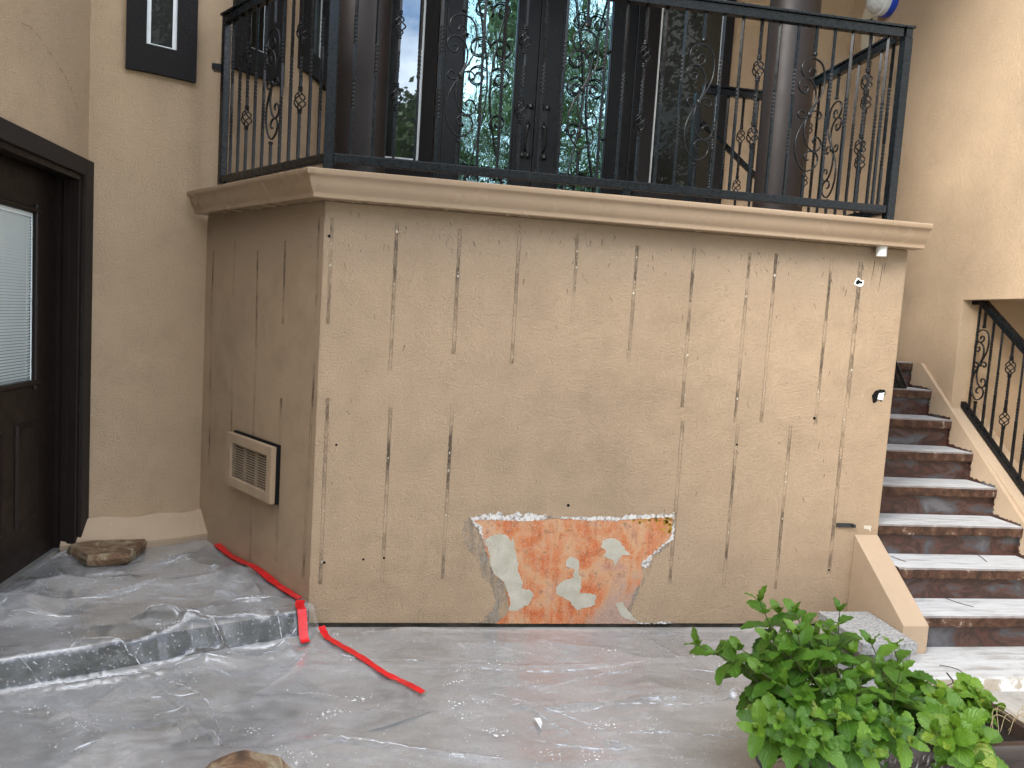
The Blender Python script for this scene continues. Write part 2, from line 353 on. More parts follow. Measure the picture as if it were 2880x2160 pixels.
# leaves
q = NT('mint_leaf')
uvn = q.n('ShaderNodeUVMap'); uvn.uv_map = 'uv'; sx = q.n('ShaderNodeSeparateXYZ'); q.l(uvn.outputs[0], sx.inputs[0])
uu = q.math('ABSOLUTE', sx.outputs[0]); vv = sx.outputs[1]
vein = q.math('SINE', q.math('MULTIPLY', q.math('SUBTRACT', q.math('MULTIPLY', vv, 7.5), q.math('MULTIPLY', uu, 2.6)), 6.283))
vf = q.ramp(vein, [(.72, 0.), (1., 1.)]); mid = q.ramp(uu, [(.03, 1.), (.07, 0.)])
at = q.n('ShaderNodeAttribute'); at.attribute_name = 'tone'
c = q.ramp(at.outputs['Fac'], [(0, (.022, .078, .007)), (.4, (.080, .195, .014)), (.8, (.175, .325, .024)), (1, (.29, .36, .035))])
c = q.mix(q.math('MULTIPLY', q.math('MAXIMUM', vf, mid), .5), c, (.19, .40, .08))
c = q.mix(q.math('MULTIPLY', q.noise(120, 3), .3), c, (.03, .10, .012))
q.set(c, .36, spec=.45)
q.b.inputs['Subsurface Weight'].default_value = 0
q.bump(q.math('SUBTRACT', q.math('MULTIPLY', q.noise(260, 2), .5), q.math('MAXIMUM', vf, mid)), .9, .0028)
tl = q.n('ShaderNodeBsdfTranslucent'); q.l(q.mix(.5, c, (.22, .42, .03)), tl.inputs[0]); ms = q.n('ShaderNodeMixShader'); ms.inputs[0].default_value = .25
q.l(q.b.outputs[0], ms.inputs[1]); q.l(tl.outputs[0], ms.inputs[2]); q.l(ms.outputs[0], q.o.inputs[0]); M['leaf'] = q.m
M['stem'] = plain('mint_stem', (.075, .085, .03), .6, 0, .4, .3, 40)
M['planter'] = plain('planter_brown_plastic', (.040, .026, .020), .38, 0, .5, .25, 9, .15, .001)
q = NT('mineral_streaks'); s1 = q.noise(60, 5, .7, 1.5, src=q.scaled(1, 1, .22))
q.set(q.ramp(s1, [(.5, (.03, .022, .018)), (.6, (.42, .42, .40))]), .7); q.alpha(q.ramp(s1, [(.52, 0.), (.6, .8)])); M['streak'] = q.m
q = NT('tree_leaves'); c = q.ramp(q.noise(.9, 3), [(.35, (.06, .095, .025)), (.6, (.13, .19, .05)), (.75, (.20, .25, .08))])
q.set(c, .6); M['tree_leaf'] = q.m
M['bark'] = plain('tree_bark', (.09, .065, .045), .9, 0, .2, .4, 8, .8, .03)
q = NT('lawn'); q.set(q.ramp(q.noise(3, 6), [(.35, (.035, .055, .015)), (.65, (.09, .11, .035))]), .9); M['lawn'] = q.m
q = NT('roof_soffit'); q.set((.05, .042, .038), .7); M['soffit'] = q.m
# peeled paint layers
q = NT('peeled_orange'); x, y, z = q.xyz()
big = q.noise(5.5, 6, .65, .4); sp = q.noise(130, 3, .7)
c = q.ramp(big, [(.34, (.60, .15, .048)), (.46, (.65, .23, .09)), (.56, (.66, .37, .20)), (.66, (.52, .28, .20))])
vs_ = q.noise(7, 5, .65, src=q.scaled(3.2, 1, .45)); c = q.mix(q.ramp(vs_, [(.48, 0.), (.62, .6)]), c, (.60, .37, .22)); c = q.mix(q.ramp(vs_, [(.36, .5), (.46, 0.)]), c, (.46, .12, .05))
wx = q.math('ADD', q.math('MULTIPLY', q.math('SUBTRACT', x, 1.60), 2.0), q.math('MULTIPLY', q.math('SUBTRACT', .34, z), 2.6))
wf = q.ramp(q.math('ADD', wx, q.math('MULTIPLY', q.math('SUBTRACT', big, .5), 1.6)), [(.18, 0.), (.62, .85)])
c = q.mix(wf, c, (.44, .31, .255))
c = q.mix(q.math('MULTIPLY', q.ramp(q.noise(19, 7, .72), [(.55, 0.), (.66, 1.)]), .55), c, (.10, .065, .045))
c = q.mix(q.math('MULTIPLY', q.ramp(sp, [(.5, 0.), (.62, 1.)]), .38), c, (.62, .48, .38))
q.set(c, .9, spec=.15); q.bump(stucco_height(q, 1.6), .55, .004); M['orange'] = q.m
q = NT('peeled_cream'); q.set(q.ramp(q.noise(14, 5), [(.35, (.47, .44, .35)), (.65, (.57, .54, .45))]), .85); q.bump(stucco_height(q, 1.5), .4, .004); M['cream'] = q.m
q = NT('scraped_edge'); s1 = q.noise(30, 6, .7, src=q.scaled(1.5, 1, .6))
q.set(q.ramp(s1, [(.4, (.36, .29, .22)), (.6, (.47, .42, .35))]), .85); q.bump(stucco_height(q, 1.2), .4, .004)
q.alpha(q.ramp(q.noise(9, 6, .7, src=q.scaled(1.6, 1, .5)), [(.42, .0), (.64, .7)])); M['scrape'] = q.m
q = NT('white_residue'); s1 = q.noise(55, 6, .75); q.set(q.ramp(s1, [(.35, (.42, .39, .35)), (.55, (.74, .72, .69))]), .8)
q.bump(s1, .8, .006); q.alpha(q.ramp(s1, [(.37, 0.), (.47, 1.)])); M['white'] = q.m
M['yellow'] = plain('yellow_fleck', (.55, .33, .05), .8, 0, .2, .2, 60)
M['foundation'] = plain('foundation_dirty', (.055, .048, .040), .9, 0, .2, .6, 12, .6, .004)

# ------------------------------------------------------------------ setting: ground
XW, ZW = 3.0, 2.063        # porch wall width and height
ZL = .122                  # landing at the side door
g = MB(); g.add([(-60, -80, -.006), (60, -80, -.006), (60, 60, -.006), (-60, 60, -.006)], [(0, 1, 2, 3)])
o = solo('lawn', g, M['lawn'], None, None, kind='structure')
g = MB(); g.add([(-9, -8.5, 0), (9, -8.5, 0), (9, 2.2, 0), (-9, 2.2, 0)], [(0, 1, 2, 3)])
o = solo('ground', g, M['patio'], None, None, kind='structure')

# ------------------------------------------------------------------ house
house = thing('house', 'tan stucco house with round turret, brown side door and glazed double front door', 'house', (0, 2.3, 0))
HT = 6.2
XD = -1.36
# side door wall (faces +x) with the door opening
dy1, dy0, dz0, dz1 = .755, -.20, ZL, 2.19
wmb = MB(); HW = 4.05; wmb.box(XD - .25, XD, dy1, 1.6, 0, HW); wmb.box(XD - .25, XD, -4.6, dy0, 0, HW); wmb.box(XD - .25, XD, dy0, dy1, dz1, HW)
obj('wall', wmb, M['stucco_house'], house)
# turret
ph = lin(R(-35), R(88), 60)
tm = MB(); tm.grid(lambda a, z: cyl(a, z), ph, [0, 1.2, 2.4, 3.6, 4.8, HT])
tw = obj('turret', tm, M['stucco_house'], house, smooth=True)
# entry wall, stair wall
YB = 2.3
em = MB(); em.box(-.45, 4.2, YB, YB + .2, 0, HT); obj('wall', em, M['stucco_house'], house)
XR = 3.93; oy, oz = .709, 1.876
sm = MB(); sm.box(XR, XR + .16, oy, YB, 0, HT); sm.box(XR, XR + .16, -1.1, oy, oz, HT)
obj('wall', sm, M['stucco_house'], house)
sm = MB(); sm.box(4.55, 4.7, -3.0, 2.5, 0, oz + .4); sm.box(XR + .16, 4.55, -1.1, oy, oz + .012, oz + .2); sm.box(XR+.16, 4.55, oy, oy + .1, 0, oz + .2); obj('wall', sm, M['stucco_house'], house)
# porch roof above the frame, carried by the columns
rm = MB(); rm.box(-.55, XR, -.35, YB, 5.25, 5.6); obj('porch_roof', rm, M['soffit'], house)
rm = MB(); rm.box(-9, XD + .02, -4.7, .9, HW, HW + .25); rm.box(XD, 9, YB + .05, 7, HT + .002, HT + .3); obj('roof', rm, M['soffit'], house)
# base ledge (sloped plinth) of the turret
lm = MB()
prof = [(.0, .285), (.02, .285), (.135, .165), (.135, ZL)]
aa = lin(R(50), R(83), 14)
lm.grid(lambda a, i: cyl(a, prof[i][1] + (.008 if i < 2 else 0) * math.sin(a * 30), TR + prof[i][0]), aa, [0, 1, 2, 3])
obj('plinth', lm, M['stucco_smooth'], house, smooth=R(30))
# turret windows
def arc_box(mb, a0, a1, z0, z1, r0, r1, n=10):
    A = lin(a0, a1, n)
    for i in range(n - 1):
        b, c_ = A[i], A[i + 1]
        mb.add([cyl(b, z0, r0), cyl(c_, z0, r0), cyl(c_, z1, r0), cyl(b, z1, r0), cyl(b, z0, r1), cyl(c_, z0, r1), cyl(c_, z1, r1), cyl(b, z1, r1)],
               [(4, 5, 6, 7), (0, 1, 5, 4), (3, 7, 6, 2)] + ([(0, 4, 7, 3)] if i == 0 else []) + ([(1, 2, 6, 5)] if i == n - 2 else []))
def turret_window(tl, tr_, il, ir, zrow):
    a1, z0 = pcyl(*tl); a0, z0b = pcyl(*tr_); z0 = (z0 + z0b) / 2
    b1, _ = pcyl(il, zrow); b0, zi = pcyl(ir, zrow); zt = z0 + 1.5; zi = z0 + .15
    t = MB(); arc_box(t, a0, a1, z0, zi, TR - .01, TR + .032); arc_box(t, a0, a1, zt - .13, zt, TR - .01, TR + .032)
    arc_box(t, a0, b0, zi, zt - .13, TR - .01, TR + .032); arc_box(t, b1, a1, zi, zt - .13, TR - .01, TR + .032)
    wdw = obj('window', t, M['trim'], house)
    f = MB(); wd = (b1 - b0); fw = .022 / TR
    arc_box(f, b0, b0 + fw, zi, zt - .13, TR + .001, TR + .012, 3); arc_box(f, b1 - fw, b1, zi, zt - .13, TR + .001, TR + .012, 3)
    arc_box(f, b0 + fw, b1 - fw, zi, zi + .012, TR + .001, TR + .010, 4)
    obj('frame', f, M['vinyl'], wdw)
    p = MB(); arc_box(p, b0 + fw, b1 - fw, zi + .012, zt - .13, TR + .001, TR + .004, 6); obj('pane', p, M['glass_dark'], wdw)
turret_window((353, 197), (546.5, 232), 411, 496, 100)
turret_window((650, 190), (788, 247), 694, 748, 100)
turret_window((836, 200), (911, 248), 864, 901, 100)

ck = MB(); P = spline([PX(x, y, XD + .001) for x, y in ((30, 52), (87, 79), (122, 122), (168, 190), (201, 252), (222, 323))], 8); rk = random.Random(2)
for i in range(len(P) - 1):
    if rk.random() < .8:
        wq = Vector((0, .0018, .0018)) * rk.uniform(.3, 1.0); ck.add([P[i] - wq, P[i + 1] - wq, P[i + 1] + wq, P[i] + wq], [(0, 1, 2, 3)])
obj('crack', ck, plain('crack_line', (.16, .11, .08), .9, 0, .2), house, tri=True)
# side door: trim, frame, slab
t = MB(); tx = XD + .03
t.box(XD, tx, dy1, dy1 + .105, ZL, dz1 + .09); t.box(XD, tx, dy0 - .105, dy0, ZL, dz1 + .09); t.box(XD, tx, dy0, dy1, dz1, dz1 + .09)
obj('door_trim', t, stucco('stucco_brown_trim', (.020, .0145, .012), 1.9, .15, .8, False, .6), house, bevel=.006)
t = MB()
for (a, b, c_) in ((XD - .035, XD + .012, .032), (XD - .14, XD - .0352, .014), (XD - .075, XD - .036, .026)):
    t.box(a, b, dy1 - c_, dy1, ZL, dz1); t.box(a, b, dy0, dy0 + c_, ZL, dz1); t.box(a, b, dy0 + c_, dy1 - c_, dz1 - c_, dz1)
obj('door_frame', t, M['door'], house, bevel=.004)
XS = XD - .105                      # door face
gy1 = PX(98, 800, XS).y; gy0 = gy1 - .60; gz1 = PX(98, 592, XS).z; gz0 = PX(95, 1076, XS).z
d = MB(); y1, y0 = dy1 - .016, dy0 + .016
d.box(XS - .04, XS, y0, y1, ZL + .02, gz0); d.box(XS - .04, XS, y0, y1, gz1, dz1 - .016); d.box(XS - .04, XS, gy1, y1, gz0, gz1); d.box(XS - .04, XS, y0, gy0, gz0, gz1)
door = obj('door', d, M['door'], house)
mo = MB()
for a, b in (((gy0 - .035, gz0), (gy1 + .035, gz0)), ((gy0 - .035, gz1), (gy1 + .035, gz1)), ((gy0, gz0 - .03), (gy0, gz1 + .03)), ((gy1, gz0 - .03), (gy1, gz1 + .03))):
    pa, pb = Vector((XS + .004, *a)), Vector((XS + .004, *b)); mo.tube([pa, pb], .016, 10)
obj('glazing_bead', mo, M['door'], door, smooth=R(40))
for (ya, yb) in ((.44, .68),):
    k0, k1 = PX(42, 1340, XS).y, PX(103, 1320, XS).y; za, zb = PX(41, 1491, XS).z, PX(42, 1196, XS).z
    for s_ in (0, -1):
        yy0, yy1 = k0 + s_ * .36, k1 + s_ * .36
        pm = MB()
        pm.add([(XS + .001, yy0, za), (XS + .001, yy1, za), (XS + .001, yy1, zb), (XS + .001, yy0, zb),
                (XS + .012, yy0 + .012, za + .012), (XS + .012, yy1 - .012, za + .012), (XS + .012, yy1 - .012, zb - .012), (XS + .012, yy0 + .012, zb - .012),
                (XS + .003, yy0 + .03, za + .035), (XS + .003, yy1 - .03, za + .035), (XS + .003, yy1 - .03, zb - .035), (XS + .003, yy0 + .03, zb - .035)],
               [(0, 1, 5, 4), (1, 2, 6, 5), (2, 3, 7, 6), (3, 0, 4, 7), (4, 5, 9, 8), (5, 6, 10, 9), (6, 7, 11, 10), (7, 4, 8, 11), (8, 9, 10, 11)])
        obj('raised_panel', pm, M['door'], door)
bl = MB(); z = gz0 + .012
while z < gz1 - .035:
    bl.add([(XS - .022, gy0 + .01, z), (XS - .022, gy1 - .012, z), (XS - .012, gy1 - .012, z + .0135), (XS - .012, gy0 + .01, z + .0135), ], [(0, 1, 2, 3)])
    z += .0148
bl.box(XS - .026, XS - .008, gy0 + .005, gy1 - .006, gz1 - .035, gz1 - .004); bl.box(XS - .014, XS - .008, gy1 - .014, gy1 - .004, gz0 + .004, gz1 - .035)
for yy in (gy1 - .055, gy1 - .35): bl.box(XS - .0145, XS - .0135, yy, yy + .002, gz0 + .01, gz1 - .03)
obj('blind', bl, M['blind'], door)
p = MB(); p.box(XS - .04, XS - .036, gy0, gy1, gz0, gz1); obj('glass', p, plain('blind_back_glass', (.20, .26, .28), .3), door)
th_ = MB(); th_.box(XS - .02, XS + .035, dy0, dy1 - .016, ZL - .01, ZL + .022); obj('threshold', th_, M['alu'], house, bevel=.005)

# entry: two glazed door leaves and two side windows
def yb(x, y, v=YB): return PY(x, y, v)
def rect(px0, px1, row, ztop, zbot, v):
    return yb(px0, row, v).x, yb(px1, row, v).x, zbot, ztop
def frame_mb(x0, x1, z0, z1, wd, y0, y1, bottom=None):
    f = MB(); b_ = wd if bottom is None else bottom
    f.box(x0, x0 + wd, y0, y1, z0, z1); f.box(x1 - wd, x1, y0, y1, z0, z1); f.box(x0 + wd, x1 - wd, y0, y1, z1 - wd, z1)
    if b_: f.box(x0 + wd, x1 - wd, y0, y1, z0, z0 + b_)
    return f
ZD = 2.19
xl0 = yb(1227, 250).x; xr1 = yb(1795, 250).x
obj('entry_frame', frame_mb(xl0, xr1, ZD, 4.55, .055, YB - .05, YB + .01, 0.0), M['bronze'], house, bevel=.006)
def side_window(gx0, gx1, t0, t1, zsill, pane='glass_side'):
    z1 = 4.5
    t = MB(); ya, yb_ = YB - .035, YB
    t.box(t0, gx0 - .0, ya, yb_, zsill - .17, z1 + .1); t.box(gx1, t1, ya, yb_, zsill - .17, z1 + .1); t.box(gx0, gx1, ya, yb_, zsill - .17, zsill); t.box(gx0, gx1, ya, yb_, z1, z1 + .1)
    wdw = obj('window', t, M['trim'], house, bevel=.004)
    obj('frame', frame_mb(gx0, gx1, zsill, z1, .018, YB - .02, YB - .002, .012), M['vinyl'], wdw)
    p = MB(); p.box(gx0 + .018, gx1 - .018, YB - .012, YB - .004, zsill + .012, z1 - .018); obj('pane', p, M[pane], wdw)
zs = yb(1830, 527).z
side_window(yb(1848, 250).x - .02, yb(2013, 250).x + .02, xr1 + .004, yb(2046, 250).x, zs, 'glass_side_dimmed')
side_window(-.12, yb(1182, 250).x + .012, -.20, xl0 - .004, yb(1168, 453).z)
mid_x = yb(1507, 250).x
def leaf_door(x0, x1, g0, g1, handle_x, flip):
    d = MB(); za, zb = ZD + .02, 4.49; ya, yb_ = YB - .045, YB - .008; gz = ZD + .26
    d.box(x0, g0, ya, yb_, za, zb); d.box(g1, x1, ya, yb_, za, zb); d.box(g0, g1, ya, yb_, za, gz); d.box(g0, g1, ya, yb_, zb - .2, zb)
    dr = obj('door', d, M['bronze'], house, bevel=.004)
    mo = MB()
    for k, (wd, pr) in enumerate(((.012, .012), (.008, .02))):
        a = g0 - .035 + .022 * k; b = g1 + .035 - .022 * k
        mo.box(a, a + wd, ya - pr, ya, gz - .03, zb - .17); mo.box(b - wd, b, ya - pr, ya, gz - .03, zb - .17); mo.box(a + wd, b - wd, ya - pr, ya, gz - .03, gz - .03 + wd)
    obj('moulding', mo, M['bronze'], dr, bevel=.003)
    p = MB(); p.box(g0, g1, YB - .03, YB - .022, gz, zb - .2); obj('pane', p, M['glass_door'], dr)
    # forged scrollwork in front of the glass
    s_ = MB(); cx = (g0 + g1) / 2; w2 = (g1 - g0) / 2; yy = YB - .05
    def curl(cx_, cz, r0, a0, turns, sgn, n=34):
        return [Vector((cx_ + (r0 * (1 - .78 * i / n)) * math.cos(a0 + sgn * turns * 2 * math.pi * i / n), yy, cz + (r0 * (1 - .78 * i / n)) * math.sin(a0 + sgn * turns * 2 * math.pi * i / n))) for i in range(n + 1)]
    for sd in (1, -1):
        for (dx, dz, r0, a0, tn) in ((.42, .18, .085, 2.6, 1.35), (.48, .62, .07, -2.4, 1.3), (.46, .95, .085, 2.4, 1.35), (.45, 1.16, .09, 2.9, 1.3), (.40, 1.45, .08, -2.6, 1.3)):
            if flip * sd < 0 and dz in (.62,): continue
            s_.tube(curl(cx + sd * dx * w2, gz + dz, r0, a0 if sd > 0 else math.pi - a0, tn, -sd), .0055, 6)
        s_.tube(spline([(cx + sd * w2 * .95, yy, gz), (cx + sd * w2 * .5, yy, gz + .35), (cx + sd * .02, yy, gz + .75), (cx + sd * .03, yy, gz + 1.1), (cx + sd * w2 * .8, yy, gz + 1.7)]), .0055, 6)
    for k in range(10):
        bz = gz + .05 + k * .19; 
    for bz in (.08, .58, 1.25): s_.lathe([(.001, -.012), (.011, -.006), (.013, 0), (.011, .006), (.001, .012)], (cx - flip * w2 * .97, yy, gz + bz), 8)
    obj('scrollwork', s_, M['iron_rough'], dr, smooth=True)
    h = MB(); hy = ya - .004
    hz0, hz1 = yb(1478, 300).z, yb(1470, 445).z
    h.box(handle_x - .026, handle_x + .026, hy - .006, hy + .004, hz1 - .0, hz0)
    for zc, r0 in ((hz0 - .01, .034), (hz1 + .01, .028)):
        for dx in (-.022, .022): h.lathe([(.001, -.02), (r0 * .55, -.012), (r0 * .6, 0), (r0 * .5, .014), (.001, .02)], (handle_x + dx, hy - .006, zc), 10)
    h.tube(spline([(handle_x, hy, hz0 - .12), (handle_x + flip * .006, hy - .05, hz0 - .16), (handle_x - flip * .004, hy - .062, (hz0 + hz1) / 2), (handle_x - flip * .012, hy - .045, hz1 + .07), (handle_x, hy, hz1 + .045)]), lambda t: .009 + .007 * math.sin(math.pi * min(1, t * 1.6)), 8)
    obj('handle', h, M['iron_rough'], dr, smooth=R(50))
leaf_door(xl0 + .056, mid_x - .002, yb(1303, 250).x, yb(1441, 250).x, yb(1478, 370).x, 1)
leaf_door(mid_x + .002, xr1 - .056, yb(1583, 250).x, yb(1704, 250).x, yb(1524, 380).x, -1)

# ------------------------------------------------------------------ porch
porch = thing('porch', 'raised tan stucco porch with scarred front wall, peeled orange patch and round brown columns', 'porch', (1.5, 0, 0))
fw_ = MB(); A = Vector((0, 0, 0)); Lp = LD * 1.40
fw_.box(0.0, XW, .0, .12, .024, ZW)
front = obj('front_wall', fw_, M['stucco'], porch, bevel=.006)
sw = MB(); i_ = -LN * .12
sw.hexa([A + Vector((.0, .001, .05)), A + i_ + Vector((.05, .03, .05)), Lp + i_ + Vector((0, 0, .05)), Lp + Vector((0, 0, .05)),
         A + Vector((.0, .001, ZW)), A + i_ + Vector((.05, .03, ZW)), Lp + i_ + Vector((0, 0, ZW)), Lp + Vector((0, 0, ZW))])
side = obj('side_wall', sw, M['stucco'], porch)
rw = MB(); rw.box(XW - .12, XW - .001, .121, YB, .0, ZW); obj('side_wall', rw, M['stucco'], porch)
fd = MB(); fd.box(.02, XW - .01, .012, .1, -.02, .023); obj('foundation', fd, M['foundation'], porch)
dk = MB(); dk.prism([(0.02, .02, ZW + .001), (XW, .02, ZW + .001), (XW, YB - .05, ZW + .001), (-.25, YB - .05, ZW + .001), tuple(LD * 1.2 + Vector((.1, .1, ZW + .001)))], (0, 0, .12))
obj('deck', dk, plain('deck_tile', (.16, .12, .09), .6), porch)
for cx_, nm in ((.1, 'l'), (2.6, 'r')):
    cm = MB(); cm.lathe([(.155, ZW + .122), (.155, ZW + .16), (.145, ZW + .165), (.145, 5.15), (.17, 5.17), (.17, 5.25)], (cx_, .7, 0), 40)
    obj('column', cm, M['column'], porch, smooth=R(35))

# scars on the walls
S = 2880 / 2212.0
def strips(lst, proj, off, wid):
    mb = MB(); uv = []
    for (x0, y0, x1, y1, *r) in lst:
        a, b = proj(x0 * S, y0 * S) + off, proj(x1 * S, y1 * S) + off; n = 14; hw = (r[0] if r else wid) / 2
        sd = Vector((1, 0, 0)) if proj is PY else -LD
        b.x = (a.x * .75 + b.x * .25) if proj is PY else b.x
        base = len(mb.v); vs = []
        for i in range(n + 1):
            c_ = a.lerp(b, i / n); vs += [c_ - sd * hw, c_ + sd * hw]; uv += [(0, i / n), (1, i / n)]
        mb.add(vs, [(2 * i, 2 * i + 1, 2 * i + 3, 2 * i + 2) for i in range(n)])
    return mb, uv
def uv_obj(name, mb, uv, mat, parent):
    o = obj(name, mb, mat, parent, tri=True); me = o.data; lay = me.uv_layers.new(name='uv')
    for l_ in me.loops: lay.data[l_.index].uv = uv[l_.vertex_index]
    return o
FRONT = [(718, 470, 708, 700), (708, 860, 694, 1262), (858, 480, 844, 800, .018), (844, 880, 826, 1258), (994, 495, 981, 765, .02), (977, 880, 955, 1250), (1122, 510, 1107, 786), (1248, 505, 1240, 700, .016),
         (1377, 530, 1356, 782), (1500, 535, 1478, 880), (1475, 910, 1448, 1260, .02), (1620, 545, 1588, 912), (1594, 915, 1563, 1270), (1677, 548, 1646, 912), (1708, 920, 1676, 1272), (1797, 558, 1760, 918),
         (1860, 565, 1832, 880, .026), (1826, 880, 1793, 1240, .022)]
mb, uv = strips(FRONT, PY, Vector((0, -.0012, 0)), .0185); uv_obj('scar', mb, uv, M['scar'], front)
SIDE = [(462, 540, 459, 620, .02), (458, 620, 452, 1000, .022), (508, 520, 504, 640, .016), (502, 800, 499, 1010, .02), (557, 540, 553, 800, .022), (551, 800, 540, 1235, .024), (617, 520, 611, 700, .022), (608, 860, 597, 1215, .026), (690, 470, 682, 700, .018), (680, 780, 655, 1250, .024)]
mb, uv = strips(SIDE, PL, LN * .0012, .022); uv_obj('scar', mb, uv, M['scar'], side)
# short scratches and drips under the coping
rnd = random.Random(3); sc_ = MB()
for i in range(150):
    x = rnd.uniform(.05, 2.95); z = ZW - abs(rnd.gauss(0, .16)) - .03 if rnd.random() < .6 else rnd.uniform(.3, 1.95)
    ln_ = rnd.uniform(.006, .035); a = rnd.gauss(R(78), R(22)); wd = rnd.uniform(.0006, .0018)
    dx, dz = math.cos(a) * ln_, -math.sin(a) * ln_
    sc_.add([(x - wd, -.0011, z), (x + wd, -.0011, z), (x + dx + wd * .4, -.0011, z + dz), (x + dx - wd * .4, -.0011, z + dz)], [(0, 1, 2, 3)])
for (x, y, ln_) in ((2460, 735, .10), (2483, 745, .14), (2490, 740, .06)):
    p = PY(x, y); sc_.add([(p.x - .0015, -.0011, p.z), (p.x + .0015, -.0011, p.z), (p.x + .0005 - ln_ * .08, -.0011, p.z - ln_), (p.x - .0005 - ln_ * .08, -.0011, p.z - ln_)], [(0, 1, 2, 3)])
obj('scratch', sc_, M['foundation'], front, tri=True)['kind'] = 'stuff'
ch = MB()
for i in range(60):     # pale chips where fixings were pulled
    x0, y0, x1, y1, *_ = rnd.choice(FRONT); t = rnd.random(); p = PY((x0 + (x1 - x0) * t) * S, (y0 + (y1 - y0) * t) * S); r0 = rnd.uniform(.0015, .006)
    ch.prism([(p.x + rnd.gauss(0, .006) * 0 + r0 * rnd.uniform(.5, 1.2) * math.cos(k), -.0014, p.z + r0 * rnd.uniform(.7, 1.8) * math.sin(k)) for k in lin(0, 5.2, 6)], (0, -.0008, 0))
obj('paint_chip', ch, M['patch'], front)['kind'] = 'stuff'
for (x, y, r0) in ((1598, 1421, .008), (1022, 1573, .006), (1080, 1569, .006), (946, 1251, .006), (912, 1582, .007), (2331, 1603, .006), (2072, 1250, .006), (2290, 1176, .008), (926, 664, .007)):
    hl = MB(); p = PY(x, y); hl.prism([(p.x + r0 * math.cos(k), -.0016, p.z + r0 * math.sin(k)) for k in lin(0, 5.5, 9)], (0, -.0008, 0)); obj('screw_hole', hl, M['black'], front)

# peeled patch: paint layers
def Zf(x0, y0, s): return lambda x, y: PY(x0 + x * s, y0 + y * s)
zp = Zf(900, 1350, 1000 / 2048)
def jag(poly, step=9, amp=5, seed=1, rounds=None):
    r_ = random.Random(seed); o_ = []
    for i in range(len(poly)):
        a = Vector(poly[i]).to_2d(); b = Vector(poly[(i + 1) % len(poly)]).to_2d(); n = max(1, int((b - a).length / step)); d_ = (b - a); nn = Vector((-d_.y, d_.x)).normalized() if d_.length else Vector((0, 0))
        for k in range(n): o_.append(a + d_ * k / n + nn * r_.uniform(-amp, amp))
    return o_
def layer(name, polys, mat, off, step=9, amp=4, th=.0008):
    for i, pl in enumerate(polys):
        mb = MB(); P = [zp(*q_) for q_ in jag(pl, step, amp, i + len(name))]; P = [Vector((p.x, -off, max(p.z, .0246))) for p in P]
        mb.prism(P, (0, -th, 0)); obj(name, mb, mat, front)
layer('scraped_paint', [[(862, 212), (835, 240), (818, 300), (850, 390), (905, 450), (915, 520), (940, 565), (985, 600), (1012, 700), (985, 760), (920, 822), (1030, 828), (1100, 700), (1010, 500), (960, 330)],
                        [(2030, 330), (2005, 380), (1935, 440), (1915, 480), (1890, 540), (1860, 600), (1835, 640), (1800, 720), (1790, 770), (1850, 828), (1700, 828), (1740, 700), (1850, 480), (1960, 340)]], M['scrape'], .0012, 10, 6)
layer('bare_plaster', [[(868, 222), (1030, 222), (1300, 226), (1600, 222), (2030, 212), (2028, 330), (1960, 395), (1895, 440), (1850, 500), (1862, 560), (1812, 640), (1782, 720), (1745, 775), (1800, 800), (1850, 828), (1018, 828), (1058, 790), (1088, 745), (1078, 640), (1060, 590), (1000, 540), (978, 470), (950, 390), (935, 330), (920, 280)]], M['orange'], .0022)
layer('old_paint', [[(945, 345), (985, 322), (1030, 308), (1068, 312), (1100, 352), (1112, 332), (1122, 400), (1140, 480), (1136, 510), (1165, 590), (1160, 625), (1208, 630), (1232, 662), (1200, 715), (1140, 750), (1085, 752), (1096, 700), (1080, 640), (1060, 585), (1000, 540), (978, 480), (980, 440)],
                    [(1445, 440), (1490, 458), (1492, 540), (1505, 570), (1500, 655), (1540, 650), (1590, 660), (1580, 715), (1540, 735), (1510, 738), (1480, 750), (1430, 690), (1362, 655), (1356, 620), (1400, 580), (1455, 562), (1465, 512), (1416, 495), (1416, 460)],
                    [(1625, 350), (1650, 335), (1700, 335), (1740, 370), (1785, 430), (1740, 428), (1700, 490), (1680, 460), (1630, 435), (1648, 410), (1620, 388)],
                    [(1700, 708), (1740, 705), (1790, 770), (1830, 815), (1740, 790)]], M['cream'], .0033)
layer('white_residue', [[(866, 214), (925, 205), (960, 190), (1005, 195), (1030, 172), (1060, 205), (1105, 200), (1135, 175), (1165, 205), (1200, 185), (1240, 200), (1310, 200), (1300, 228), (1200, 235), (1080, 228), (960, 228), (880, 232)],
                        [(1310, 212), (1600, 210), (1740, 214), (1760, 200), (2030, 196), (2034, 214), (1800, 222), (1700, 234), (1500, 230)],
                        [(2036, 180), (2040, 240), (2034, 340), (2012, 352), (1960, 395), (1905, 450), (1895, 490), (1860, 510), (1845, 480), (1900, 432), (1985, 360), (2022, 325)],
                        [(870, 225), (930, 268), (945, 345), (965, 352), (935, 335), (912, 285)],
                        [(1830, 812), (1905, 828), (1960, 808), (2010, 815), (2048, 827), (1830, 829)]], M['white'], .0044, 7, 6)
yl = MB(); r_ = random.Random(5)
for i in range(70):
    x, y = r_.uniform(1770, 2025), 214 + abs(r_.gauss(0, 20)) + (max(0, r_.random() * 80) if r_.random() < .2 else 0)
    if r_.random() < .35: x, y = r_.uniform(1990, 2028), r_.uniform(215, 300)
    P = [zp(x + r_.uniform(3, 11) * math.cos(k), y + r_.uniform(3, 9) * math.sin(k)) for k in lin(0, 5.3, 7)]
    yl.prism([Vector((p.x, -.0045, p.z)) for p in P], (0, -.0006, 0))
obj('yellow_fleck', yl, M['yellow'], front)['kind'] = 'stuff'
